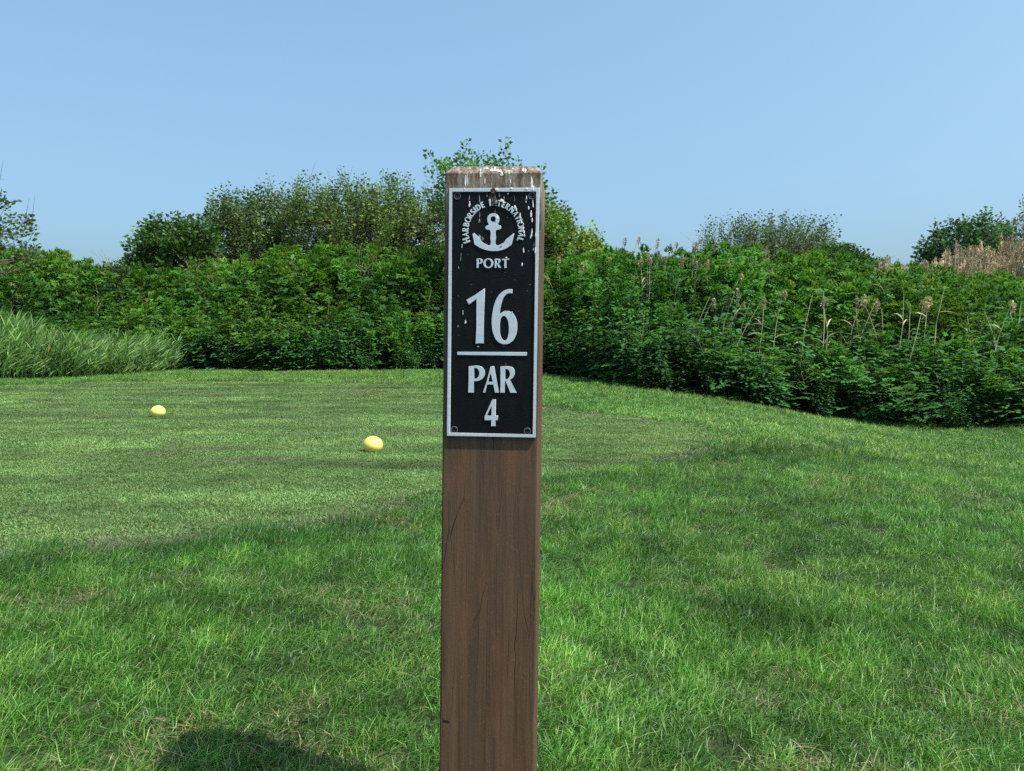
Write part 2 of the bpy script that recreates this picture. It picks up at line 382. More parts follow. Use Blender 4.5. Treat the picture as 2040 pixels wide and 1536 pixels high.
# --- rough
SPOTS = [(1500, 1240, 0.24, 0.62), (1540, 905, 0.75, 0.62), (1300, 1095, 0.20, 0.72), (820, 1130, 0.28, 0.8), (1800, 900, 0.4, 0.85), (300, 1230, 0.3, 0.85)]  # darker, taller grass spots; the widest one has a dip's shade tinted in
PALE = [(1700, 945, 0.9), (1780, 1180, 0.35), (1000, 1330, 0.22), (1330, 1400, 0.2), (760, 1330, 0.2), (1480, 850, 1.0), (1900, 1380, 0.25), (640, 1260, 0.16)]
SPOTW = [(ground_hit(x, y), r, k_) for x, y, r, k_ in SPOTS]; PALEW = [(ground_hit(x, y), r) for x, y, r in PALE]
RP, RR, RS, RI, RT = [], [], [], [], []
for (dens, y0, y1, protos_off, npro, sc0) in ((2200, 1.0, 3.0, 0, 10, 1.0), (1250, 3.0, 5.2, 0, 10, 1.15), (330, 5.2, 9.5, 10, 8, 1.0), (170, 9.5, 17.5, 10, 8, 1.15)):
    n = wedge_n(dens, y0, y1); X, Y = cand(n, y0, y1)
    ed = edge_dist(X, Y, TEE); ins = in_poly(X, Y, TEE)
    wav = 0.05 + 0.10 * fbm(X, Y, 2.3, 3.0)
    keep = (~ins | ((ed < wav) & (rng.random(n) < 0.6))) & (behind(X, Y) < 0.35)
    keep &= ~((np.abs(X - POST_XY[0]) < 0.075) & (np.abs(Y - POST_XY[1] - 0.07) < 0.075))
    X, Y, ed, ins = X[keep], Y[keep], ed[keep], ins[keep]; n = len(X)
    f1 = fbm(X, Y, 1.1, 7.0); f2 = fbm(X, Y, 4.5, 11.0); f3 = fbm(X, Y, 0.45, 21.0)
    f5 = fbm(X, Y, 11.0, 91.0); hs = 1.0 + 0.30 * f1 + 0.35 * f2 + 0.35 * f5
    hs *= np.clip(0.62 + ed / 0.35, 0.62, 1.0)                   # shorter along the mower's edge
    tint = np.ones((n, 3))
    tint *= (1 + 0.26 * f1 + 0.36 * f2 + 0.60 * f5)[:, None]
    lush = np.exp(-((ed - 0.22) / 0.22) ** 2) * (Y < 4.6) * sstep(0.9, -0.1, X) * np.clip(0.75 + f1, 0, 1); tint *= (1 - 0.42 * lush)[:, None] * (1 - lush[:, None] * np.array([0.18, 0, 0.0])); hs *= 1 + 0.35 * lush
    yel = np.clip(0.05 + 0.7 * f3 + 0.6 * f2 + 0.5 * f5, 0, 0.8)[:, None]
    tint = tint * (1 - yel) + tint * np.array([1.42, 1.12, 1.10]) * yel
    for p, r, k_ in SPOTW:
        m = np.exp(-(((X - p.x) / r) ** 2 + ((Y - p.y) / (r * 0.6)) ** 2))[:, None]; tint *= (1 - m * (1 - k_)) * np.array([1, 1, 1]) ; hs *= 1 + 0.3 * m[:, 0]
    for p, r in PALEW:
        m = np.exp(-(((X - p.x) / r) ** 2 + ((Y - p.y) / (r * 0.7)) ** 2))[:, None] * np.clip(0.6 + f2, 0, 1)[:, None]; tint *= 1 + m * np.array([0.42, 0.20, 0.42])
    # scalped, browned strip where the mower turns along the tee edge
    ft = fbm(X, Y, 3.1, 31.0)
    br = np.clip(1.2 - np.abs(ed - 0.03) / 0.16, 0, 1) * np.clip(ft * 2.2 + 0.12, 0, .8) * (Y < 5.5)
    tint = tint * (1 - br[:, None]) + np.array([1.7, 0.85, 2.6]) * 0.8 * br[:, None]
    hs *= 1 - 0.4 * br
    RP.append(np.stack([X, Y, ground_z(X, Y)], 1))
    RR.append(np.stack([rng.normal(0, 0.12, n), rng.normal(0.06, 0.12, n), rng.normal(0, 0.6, n) + 0.5 * f1], 1))
    s = sc0 * rng.uniform(0.8, 1.2, n); RS.append(np.stack([s, s, s * np.clip(hs, 0.35, 1.8)], 1))
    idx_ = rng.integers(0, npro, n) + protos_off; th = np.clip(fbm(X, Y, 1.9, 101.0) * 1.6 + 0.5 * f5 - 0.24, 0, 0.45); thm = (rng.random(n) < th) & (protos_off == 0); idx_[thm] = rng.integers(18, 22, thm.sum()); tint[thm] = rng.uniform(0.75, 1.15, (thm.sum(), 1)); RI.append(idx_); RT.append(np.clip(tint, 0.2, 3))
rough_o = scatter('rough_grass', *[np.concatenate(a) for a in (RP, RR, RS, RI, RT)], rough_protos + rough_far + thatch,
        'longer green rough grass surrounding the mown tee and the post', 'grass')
# --- mown turf of the tee
MP, MR, MS, MI, MT = [], [], [], [], []
for dens, y0, y1, sc0 in ((420, 2.6, 5.5, 0.9), (230, 5.5, 9.0, 1.15), (120, 9.0, 15.0, 1.5)):
    n = wedge_n(dens, y0, y1); X, Y = cand(n, y0, y1)
    keep = in_poly(X, Y, TEE); X, Y = X[keep], Y[keep]; n = len(X)
    ed = edge_dist(X, Y, TEE)
    st = fbm(X * 0.35, Y * 2.6, 1.3, 5.0); f2 = fbm(X, Y, 2.2, 15.0); f4 = fbm(X * 0.6, Y * 1.6, 6.0, 25.0)
    tint = (1 + 0.62 * st + 0.25 * f2 + 0.25 * f4)[:, None] * np.ones((n, 3))
    y_ = np.clip(0.35 + 1.2 * f2, 0, 1)[:, None]; tint = tint * (1 - y_) + tint * np.array([1.12, 1.05, 1.0]) * y_
    br = (np.clip(1 - ed / 0.3, 0, 1) * np.clip(fbm(X, Y, 2.6, 41.0) * 2.0 + 0.1, 0, 0.9))[:, None]
    warm = (sstep(0.0, 1.2, X) * 0.8)[:, None]; tint = tint * (1 + warm * np.array([0.22, 0.08, 0.12]))
    br = np.maximum(br, np.clip(fbm(X * 0.7, Y * 1.5, 1.7, 51.0) * 3 - 1.1, 0, 0.6)[:, None])
    tint = tint * (1 - br) + np.array([1.15, 0.68, 1.2]) * br
    MP.append(np.stack([X, Y, ground_z(X, Y) + 0.005], 1)); MR.append(np.stack([rng.normal(0, 0.05, n), rng.normal(0, 0.05, n), rng.uniform(-3.1, 3.1, n)], 1))
    s = sc0 * rng.uniform(0.85, 1.2, n); MS.append(np.stack([s, s, s * (1 + 0.5 * st + 0.4 * f4).clip(0.5, 1.8) / sc0 ** 0.5], 1)); MI.append(rng.integers(0, 8, n)); MT.append(np.clip(tint, 0.25, 2.5))
mown_o = scatter('mown_turf', *[np.concatenate(a) for a in (MP, MR, MS, MI, MT)], mown_protos, 'closely mown green turf of the tee under the yellow markers', 'turf')

# ------------------------------------------------------------------ thicket of feathery weeds
def fern_leaf(mb, b, az, el, L, droop, c, pairs=5):
    hd = Vector((math.cos(az), math.sin(az), 0)); up = Vector((0, 0, 1)); side = Vector((-math.sin(az), math.cos(az), 0))
    def pt(tt): return b + L * (tt * (math.cos(el) * hd + math.sin(el) * up) - droop * tt * tt * up)
    def diamond(p, d, w, nrm, col):
        s = d.cross(nrm); s.normalize(); s = s * w
        m = p + d * 0.45
        mb.add([tuple(p), tuple(m + s), tuple(p + d), tuple(m - s)], (), [(0, 1, 2, 3)], col)
    for i in range(pairs + 1):
        tt = 0.22 + 0.78 * i / pairs; p = pt(tt); tan = (pt(min(tt + 0.05, 1.05)) - pt(tt - 0.05)).normalized(); nrm = side.cross(tan) * -1
        if i == pairs:
            diamond(p - tan * 0.08 * L, tan * 0.28 * L, 0.085 * L, nrm, c); break
        pl = L * 0.46 * (1 - 0.72 * tt) + 0.03 * L
        for sg in (-1, 1):
            d = (tan * 0.65 + side * sg * 0.9 + nrm * random.uniform(-0.25, 0.15)); d.normalize()
            cc = tuple(q * random.uniform(0.85, 1.15) for q in c)
            diamond(p + d * pl * 0.25, d * pl * 0.85, pl * 0.26, nrm, cc)
            for s2 in (-1, 1):
                q = p + d * pl * 0.38; d2 = d * 0.75 + d.cross(nrm).normalized() * s2 * 0.75
                diamond(q, d2 * pl * 0.46, pl * 0.17, nrm, cc)
def weed_plant(name):
    mb = MB(); H = 1.7; LS = random.uniform(0.72, 1.3); hue = random.uniform(-.12, .16); bx, by = random.uniform(-.12, .12) + 0.06, random.uniform(-.12, .12)
    ax = lambda z: Vector((bx * max(0, z / H) ** 1.5, by * max(0, z / H) ** 1.5, z))
    mb.tube([ax(z) for z in (-0.15, 0.5, 1.1, 1.65)], [0.012, 0.010, 0.007, 0.003], 4, (0.10, 0.16, 0.06))
    z = 0.12; a = random.uniform(0, 6.28)
    while z < 1.62:
        tt = z / H; L = LS * (0.38 - 0.19 * tt) * random.uniform(0.65, 1.3)
        base = (0.058 * (1 + hue), 0.176, 0.040); top = (0.068 * (1 + hue), 0.180, 0.030)
        m = max(0, min(1, (tt - 0.45) / 0.5)); k_ = random.uniform(0.8, 1.2)
        c = tuple((p * (1 - m) + q * m) * k_ for p, q in zip(base, top))
        fern_leaf(mb, ax(z), a, random.uniform(0.25, 0.85) + 0.3 * tt, L, random.uniform(0.25, 0.6), c, 5 if tt < .7 else 4)
        a += 2.4 + random.uniform(-.9, .9); z += 0.056 * random.uniform(0.8, 1.2)
    for k_ in range(7):
        fern_leaf(mb, ax(1.60) + Vector((0, 0, random.uniform(0, .05))), k_ * 0.9 + random.random(), random.uniform(0.6, 1.3), random.uniform(0.10, 0.2), 0.2, (0.070 * random.uniform(.8, 1.2), 0.165 * random.uniform(.9, 1.1), 0.024), 4)
    me = mb.mesh(name); me.materials.append(M['thicket']); return me
weeds = [weed_plant('weed') for _ in range(8)]
def broad_plant(name):                        # darker broad-leaved undergrowth at the foot
    mb = MB()
    for s in range(7):
        a = random.uniform(0, 6.28); top = Vector((0.28 * math.cos(a), 0.28 * math.sin(a), random.uniform(0.45, 0.95)))
        mb.tube([(0, 0, -0.1), tuple(top * 0.55 + Vector((0, 0, .05))), tuple(top)], [.007, .005, .002], 3, (0.08, 0.11, 0.05))
        for i in range(17):
            tt = 0.12 + 0.88 * i / 16; p = Vector((0, 0, 0)).lerp(top, tt); az = i * 2.4 + random.random()
            L = random.uniform(0.06, 0.105); d = Vector((math.cos(az), math.sin(az), random.uniform(-0.35, 0.45))).normalized(); sd_ = d.cross(Vector((0, 0, 1))).normalized() * L * 0.30
            q = p + d * 0.05; k_ = random.uniform(.75, 1.25); c = (0.058 * k_, 0.165 * k_, 0.048 * k_); dn = Vector((0, 0, -0.12 * L))
            mb.add([tuple(q), tuple(q + d * L * .35 + sd_ + dn * .2), tuple(q + d * L * .75 + sd_ * .7 + dn), tuple(q + d * L + dn * 2.4), tuple(q + d * L * .75 - sd_ * .7 + dn), tuple(q + d * L * .35 - sd_ + dn * .2), tuple(q + d * L * .5)],
                   [(0, 1, 6), (1, 2, 6), (2, 3, 6), (3, 4, 6), (4, 5, 6), (5, 0, 6)], (), c)
    me = mb.mesh(name); me.materials.append(M['thicket']); return me
broads = [broad_plant('undergrowth') for _ in range(5)]
def dead_stem(name):                          # last year's bare branching stalk
    mb = MB(); k_ = random.uniform(.6, 1.1); c = (0.36 * k_, 0.31 * k_, 0.19 * k_); b = Vector((random.uniform(-.2, .2), random.uniform(-.2, .2), 1.75)); P = [Vector((0, 0, -.1)), b * .5 + Vector((.03, 0, 0)), b]
    mb.tube(P, [.010, .008, .004], 4, c)
    for i in range(7):
        p = P[1].lerp(P[2], random.random()); e = p + Vector((random.uniform(-.3, .3), random.uniform(-.3, .3), random.uniform(.05, .3))); mb.tube([p, p.lerp(e, .5) + Vector((0, 0, .03)), e], [.005, .004, .002], 3, c)
    me = mb.mesh(name); me.materials.append(M['thicket']); return me
deads = [dead_stem('dead_stem') for _ in range(4)]

SIL = np.array([(-900, 500), (-200, 495), (0, 497), (60, 500), (110, 505), (150, 522), (250, 530), (330, 532), (430, 535), (500, 522), (600, 500), (660, 492), (760, 495), (880, 500), (1085, 518),
                (1150, 515), (1210, 506), (1300, 502), (1400, 512), (1560, 516), (1650, 520), (1740, 538), (1830, 546), (1930, 552), (2040, 562), (2400, 570), (3000, 570)], float)
TP, TR, TS, TI, TT = [], [], [], [], []
n = 9000
r_ = rng.uniform(-0.86, 0.86, n); tb = 6.5 * rng.random(n) ** 0.85 + 0.05
Y = np.interp(r_, FRr, FRy) + tb; X = r_ * Y
dens = Y / 22.0; keep = rng.random(n) < dens * 0.62 * (1 + 0.8 * (tb < 1.2))
X, Y, tb, r_ = X[keep], Y[keep], tb[keep], r_[keep]; n = len(X)
px = IW / 2 + r_ * F
ztop = CAM_H + (HOR - np.interp(px, SIL[:, 0], SIL[:, 1])) / F * Y
gz = ground_z(X, Y)
fr = 0.30 + 0.70 * sstep(-0.4, 4.0, tb)
fa = fbm(X, Y, 0.8, 61.0); fb = fbm(X, Y, 2.0, 71.0)
full = ztop - gz
H = full * fr * (0.93 + 0.12 * fa + rng.normal(0, 0.07, n)); H = np.clip(H, 0.45, 2.6)
sc = H / 1.72
sxy = np.clip(sc, 0.82, 1.25) * rng.uniform(0.9, 1.15, n)
fc = fbm(X, Y, 0.5, 81.0); tint = (1 + 0.38 * fa + 0.35 * fb)[:, None] * np.ones((n, 3)) * np.where(fc[:, None] > 0.12, np.array([1.25, 1.08, 0.9]), np.array([0.95, 1.0, 1.1])); yl = np.clip(0.3 + 1.2 * fb, 0, 1)[:, None]
tint = tint * (1 - yl) + tint * np.array([1.15, 1.04, 0.95]) * yl
TP.append(np.stack([X, Y, gz], 1)); TR.append(np.stack([rng.normal(0, .17, n), rng.normal(.06, .17, n), rng.uniform(-3.1, 3.1, n)], 1))
TS.append(np.stack([sxy, sxy, sc], 1)); ii_ = np.where(rng.random(n) < 0.05, rng.integers(8, 13, n), rng.integers(0, 8, n)); bb = ii_ >= 8; dd_ = (~bb) & (rng.random(n) < 0.045)
TS[-1][bb] = (H[bb] / 0.95)[:, None] * np.array([.6, .6, 1.0]); ii_[dd_] = rng.integers(13, 17, dd_.sum()); tint[dd_] = rng.uniform(.8, 1.1, (dd_.sum(), 1)); TS[-1][dd_, 2] *= 1.06; TI.append(ii_); TT.append(tint)
n = 700                                        # undergrowth along the foot
r_ = rng.uniform(-0.86, 0.86, n); tb = rng.uniform(-0.15, 1.6, n); Y = np.interp(r_, FRr, FRy) + tb; X = r_ * Y
keep = rng.random(n) < Y / 20; X, Y, tb = X[keep], Y[keep], tb[keep]; n = len(X)
s = rng.uniform(0.55, 1.25, n) * (0.7 + 0.45 * (tb > 0.25))
TP.append(np.stack([X, Y, ground_z(X, Y)], 1)); TR.append(np.stack([rng.normal(0, .12, n), rng.normal(0, .12, n), rng.uniform(-3.1, 3.1, n)], 1))
TS.append(np.stack([s, s, s], 1)); TI.append(rng.integers(8, 13, n)); TT.append((rng.uniform(.8, 1.2, n))[:, None] * np.ones((n, 3)))
thicket = scatter('weed_thicket', *[np.concatenate(a) for a in (TP, TR, TS, TI, TT)], weeds + broads + deads,
        'dense thicket of feathery green weeds on the bank behind the lawn', 'thicket')

# ------------------------------------------------------------------ reeds
def reed_leaf(mb, b, az, el, L, w, droop, c):
    hd = Vector((math.cos(az), math.sin(az), 0)); q_ = random.uniform(0, math.pi); dr_ = math.cos(el) * hd + math.sin(el) * Vector((0, 0, 1)); e1 = Vector((-math.sin(az), math.cos(az), 0)); sdv = (math.cos(q_) * e1 + math.sin(q_) * dr_.cross(e1)).normalized() * w
    pts = []
    for tt, ww in ((0, .35), (.3, 1), (.65, .75), (1, 0)):
        p = b + L * (tt * (math.cos(el) * hd + math.sin(el) * Vector((0, 0, 1))) - droop * tt * tt * Vector((0, 0, 1)))
        if ww: pts += [tuple(p - sdv * ww / 2), tuple(p + sdv * ww / 2)]
        else: pts += [tuple(p)]
    mb.add(pts, [(4, 5, 6)], [(0, 1, 3, 2), (2, 3, 5, 4)], c)
def reed_clump(name, H, ns, greens, leaves=8, spread=.12, lw=0.024):
    mb = MB()
    for _ in range(ns):
        b = Vector((random.gauss(0, spread), random.gauss(0, spread), -.03)); h = H * random.uniform(.7, 1.05); ln = random.uniform(.02, .30) * h
        ax = lambda tt: b + Vector((ln * tt * tt, random.uniform(-.002, .002), h * tt))
        mb.tube([ax(t_) for t_ in (0, .4, .8, 1)], [.005, .0045, .003, .0015], 3, random.choice(greens))
        for i in range(leaves):
            tt = .18 + .8 * i / (leaves - 1); c = random.choice(greens); k_ = random.uniform(.85, 1.2)
            az = random.gauss(0.0, 1.1)
            reed_leaf(mb, ax(tt), az, random.uniform(.8, 1.35), random.uniform(.28, .46) * (0.9 if tt < .9 else .8), lw * random.uniform(.7, 1.2), random.uniform(.05, .38), tuple(q * k_ for q in c))
    me = mb.mesh(name); me.materials.append(M['reed']); return me
RG = [(0.130, 0.245, 0.072), (0.160, 0.285, 0.084), (0.100, 0.205, 0.060), (0.20, 0.31, 0.105)]
green_reeds = [reed_clump('reeds', 1.0, 4, RG) for _ in range(7)] + [reed_clump('yellowing', 1.1, 2, [(0.42, 0.36, 0.10), (0.2, 0.26, 0.08)], 5, .05)]
GP, GR_, GS, GI, GT = [], [], [], [], []
n = 1500; pxs = rng.uniform(-420, 400, n); pys = 756 - 20 * rng.random(n) ** 1.0 + np.interp(pxs, [-420, 0, 150, 260, 400], [4, 2, -2, -10, -22])
for x, y in zip(pxs, pys):
    d = CAM_H * F / (max(y, 722) - HOR); X_ = (x - IW / 2) / F * d
    if float(behind(X_, d)) > 1.0: continue
    ht = np.interp(x, [-420, 0, 60, 110, 300, 370, 400], [1.2, 1.02, 0.90, 0.74, 0.74, 0.74, .5]) * random.uniform(.6, 1.2)
    if x > 360 and random.random() < .4: continue
    GP.append((X_, d, float(ground_z(X_, d)))); GR_.append((random.gauss(0, .08), random.gauss(.08, .09), random.gauss(0, .35)))
    GS.append((random.uniform(.9, 1.15), random.uniform(.9, 1.15), ht)); GI.append(7 if random.random() < .03 else random.randrange(7))
    k_ = random.uniform(.82, 1.2); GT.append((k_, k_, k_ * random.uniform(.9, 1.15)))
scatter('green_reed_bed', np.array(GP), np.array(GR_), np.array(GS), np.array(GI), np.array(GT), green_reeds, 'tall blue-green reeds with leaning leaves in front of the thicket', 'reeds')
# a thinner patch of green reed leaves inside the right part of the thicket
GP, GR_, GS, GI, GT = [], [], [], [], []
for cx, cy, nn, sp in ((1760, 705, 34, 55), (1490, 690, 10, 25), (1640, 690, 8, 30), (2000, 650, 8, 40), (1930, 700, 7, 50), (1860, 600, 8, 60)):
    for _ in range(nn):
        x = random.gauss(cx, sp); fr_ = min(1, max(0.08, (850 - (cy + random.gauss(0, 18))) / 330.0)); rr = (x - IW / 2) / F
        Yy = float(np.interp(rr, FRr, FRy)) + 0.2 + 4.2 * fr_; X_ = rr * Yy
        zt = CAM_H + (HOR - cy) / F * Yy + random.uniform(0, .25); gzz = float(ground_z(X_, Yy))
        GP.append((X_, Yy, gzz)); GR_.append((random.gauss(0, .08), random.gauss(.1, .09), random.gauss(0, .5)))
        GS.append((1.0, 1.0, max(.8, zt - gzz))); GI.append(random.randrange(7)); GT.append((1, 1, 1))
scatter('young_reeds', np.array(GP), np.array(GR_), np.array(GS), np.array(GI), np.array(GT), green_reeds, 'patches of narrow grey-green reed leaves growing through the weeds', 'reeds')

def plume(mb, tip, up, L, c):                 # feathery drooping seed head
    for i in range(40):
        tt = random.random(); p = tip - up * L * tt
        a = random.uniform(-1.1, 1.1) if random.random() < .7 else random.uniform(0, 6.28); s_ = L * (.14 + .20 * math.sin(math.pi * min(1, tt * .9 + .1)))
        d = Vector((math.cos(a), math.sin(a), random.uniform(-.2, .9))).normalized() * s_
        w = d.cross(Vector((random.random(), random.random(), random.random()))).normalized() * .013
        k_ = random.uniform(.7, 1.25); cc = tuple(q * k_ for q in c); e = p + d + Vector((0, 0, -.25 * s_))
        mb.add([tuple(p), tuple(p + d * .55 + w), tuple(e), tuple(p + d * .55 - w)], (), [(0, 1, 2, 3)], cc)
TAN = (0.58, 0.52, 0.34); PLUME = (0.46, 0.39, 0.27)
def dry_clump(name):
    mb = MB()
    for _ in range(4):
        b = Vector((random.gauss(0, .13), random.gauss(0, .13), -.03)); h = random.uniform(.85, 1.08); ln = random.uniform(-.04, .16)
        P = [b + Vector((ln * tt * tt, 0, h * tt)) for tt in (0, .5, 1)]; k_ = random.uniform(.75, 1.15); c = tuple(q * k_ for q in TAN)
        mb.tube(P, [.012, .011, .007], 3, c); plume(mb, P[2] + Vector((.01, 0, .02)), Vector((ln * .6, 0, 1)).normalized(), random.uniform(.16, .24), PLUME)
        for i in range(3): reed_leaf(mb, P[0].lerp(P[2], random.uniform(.3, .8)), random.gauss(0, 1.2), random.uniform(.2, 1.1), random.uniform(.15, .3), .018, .5, tuple(q * 1.05 for q in c))
    me = mb.mesh(name); me.materials.append(M['dry']); return me
dries = [dry_clump('dry') for _ in range(6)]
DP, DR, DS, DI, DT = [], [], [], [], []
for _ in range(620):
    x = random.uniform(1725, 2420); Yy = random.uniform(18.5, 22.5); X_ = (x - IW / 2) / F * Yy
    yt = np.interp(x, [1725, 1760, 1850, 1920, 2000, 2040, 2400], [548, 525, 515, 500, 497, 485, 470]) + random.gauss(15, 11)
    gzz = float(ground_z(X_, Yy)); h = CAM_H + (HOR - yt) / F * Yy - gzz
    if x < 1840 and random.random() < .45: continue
    DP.append((X_, Yy, gzz)); DR.append((random.gauss(0, .05), random.gauss(.04, .06), random.gauss(0, .6))); DS.append((1.1, 1.1, h)); DI.append(random.randrange(6))
    k_ = random.uniform(.75, 1.45); DT.append((k_, k_ * .97, k_ * .92))
scatter('dry_reed_bed', np.array(DP), np.array(DR), np.array(DS), np.array(DI), np.array(DT), dries, 'mass of dry tan reeds with feathery plumes along the bank top', 'reeds')

# single dry reed stalks that stand out of the thicket (top x, top y, foot x, foot y of what shows, plume?)
def z5(x, y): return (1060 + x / 3.2, 380 + y / 3.2)
def z6(x, y): return (1540 + x / 3.072, 380 + y / 3.072)
stalks = [(z5, 1138, 670, 1112, 790, 0), (z5, 1152, 700, 1135, 800, 1), (z5, 1242, 645, 1225, 720, 1), (z5, 1285, 640, 1270, 850, 1), (z5, 1317, 655, 1290, 835, 0), (z5, 1345, 715, 1290, 830, 1),
          (z5, 1382, 690, 1372, 810, 0), (z5, 1452, 695, 1340, 905, 1), (z5, 1467, 668, 1450, 830, 0), (z5, 1338, 540, 1300, 635, 1),
          (z6, 35, 620, 20, 970, 1), (z6, 265, 665, 265, 865, 1), (z6, 297, 610, 288, 885, 0), (z6, 228, 640, 215, 825, 0), (z6, 488, 660, 512, 770, 1), (z6, 562, 648, 530, 905, 1), (z6, 532, 690, 582, 850, 0),
          (z6, 638, 680, 590, 885, 1), (z6, 772, 622, 738, 905, 0), (z6, 845, 688, 825, 875, 0), (z6, 915, 668, 850, 890, 1), (z6, 968, 660, 955, 800, 1), (z6, 1037, 590, 1030, 860, 0), (z6, 1258, 740, 1292, 895, 0),
          (z6, 1397, 690, 1375, 845, 1), (z6, 1165, 770, 1176, 855, 0), (z6, 680, 720, 672, 800, 0)]
plumes = [(590, 310, 1), (672, 305, 0), (800, 312, 0), (905, 345, 0), (1026, 340, 0), (1012, 370, 0), (1166, 345, 0)]
plumes_in = [(140, 395), (165, 445), (215, 450), (322, 472), (470, 450), (492, 445), (680, 448), (725, 428), (742, 455), (660, 475), (807, 430), (850, 430), (937, 468), (955, 435), (1027, 428), (1025, 475), (1100, 390), (1108, 462), (1250, 455), (1470, 380), (270, 370)]
def stalk(tx, ty, fx, fy, Yy, has_plume, dark, label, group, sz=1.0):
    lean = (tx - fx) / max(10.0, fy - ty)
    top = W(tx, ty, 1.0) - W(0, 0, 0); top = Vector((0, 0, CAM_H)) + top * (Yy / top.y)
    gz_ = float(ground_z(top.x, Yy)); h = top.z - gz_; bx_ = top.x - lean * h * .75
    gz_ = float(ground_z(bx_, Yy)); h = top.z - gz_
    root = empty('reed_stalk', (bx_, Yy, gz_)); tag(root, label, 'reed', group)
    dx = top.x - bx_; ly = random.uniform(-.25, .1)
    bow = random.uniform(-.16, .16); ax = lambda tt: Vector((dx * tt ** 1.25 + bow * math.sin(math.pi * tt), ly * tt, h * tt - (.03 if tt == 0 else 0)))
    k_ = random.uniform(.85, 1.25); c = tuple(q * k_ for q in TAN)
    mb = MB(); mb.tube([tuple(ax(t_)) for t_ in (0, .35, .7, .93, 1)], [.0068 * sz, .0066 * sz, .0055 * sz, .004, .003], 5, c)
    obj('stem', mb.mesh('reed_stem'), M['dry_one'], root)
    if has_plume:
        mb = MB(); pc = tuple(q * (.72 if dark else random.uniform(.95, 1.3)) for q in PLUME)
        plume(mb, ax(1.0) + Vector((.01, 0, .03)), Vector((dx * .3, 0, 1)).normalized(), random.uniform(.15, .24) * sz, pc)
        obj('plume', mb.mesh('reed_plume'), M['dry_one'], root)
    if not has_plume or random.random() < .6:
        for _ in range(random.randint(2, 4)):
            mb = MB(); reed_leaf(mb, ax(random.uniform(.45, .85)), random.choice((0, math.pi)) + random.gauss(0, .7), random.uniform(.3, 1.2), random.uniform(.16, .34), .022, .45, c)
            obj('leaf', mb.mesh('reed_leaf'), M['dry_one'], root)
def surface_depth(tx, row):                   # how deep in the thicket its upper surface shows at that row
    rr = (tx - IW / 2) / F
    for tbk in np.arange(0.1, 6.0, 0.1):
        Yk = float(np.interp(rr, FRr, FRy)) + tbk; gk = float(ground_z(rr * Yk, Yk))
        zt = CAM_H + (HOR - np.interp(tx, SIL[:, 0], SIL[:, 1])) / F * Yk
        z_ = gk + (zt - gk) * (0.30 + 0.70 * float(sstep(-0.4, 4.0, tbk))) * .97
        if HOR - (z_ - CAM_H) / Yk * F <= row: return Yk
    return Yk
for fn, a, b, c, d, pl in stalks:
    (tx, ty), (fx, fy) = fn(a, b), fn(c, d); rr = (tx - IW / 2) / F
    Yy = surface_depth(tx, fy - 6) + random.uniform(-.25, .1)
    stalk(tx, ty, fx, fy, Yy, pl, False, ('leaning' if abs(tx - fx) > 9 else 'upright') + (' pale dry reed stalk topped by a tan plume among the green weeds' if pl else ' bare pale dry reed stalk without a plume among the green weeds'), 'dry reed stalks in the thicket')
for x, y, dk in plumes:
    tx, ty = z5(x, y); rr = (tx - IW / 2) / F; Yy = float(np.interp(rr, FRr, FRy)) + 5.2
    stalk(tx, ty, tx - 8, ty + 40, Yy, True, dk, 'tall dark bushy reed plume standing against the sky above the thicket' if dk else 'slim dry reed with its plume against the sky above the thicket', 'reed plumes against the sky', 1.15 if dk else .9)
for x, y in plumes_in:
    tx, ty = z5(x, y); rr = (tx - IW / 2) / F; Yy = surface_depth(tx, ty + 14) + .1
    stalk(tx, ty - 3, tx - 5, ty + 40, Yy, True, False, 'brown reed plume poking out of the upper edge of the thicket', 'reed plumes along the thicket top', .95)

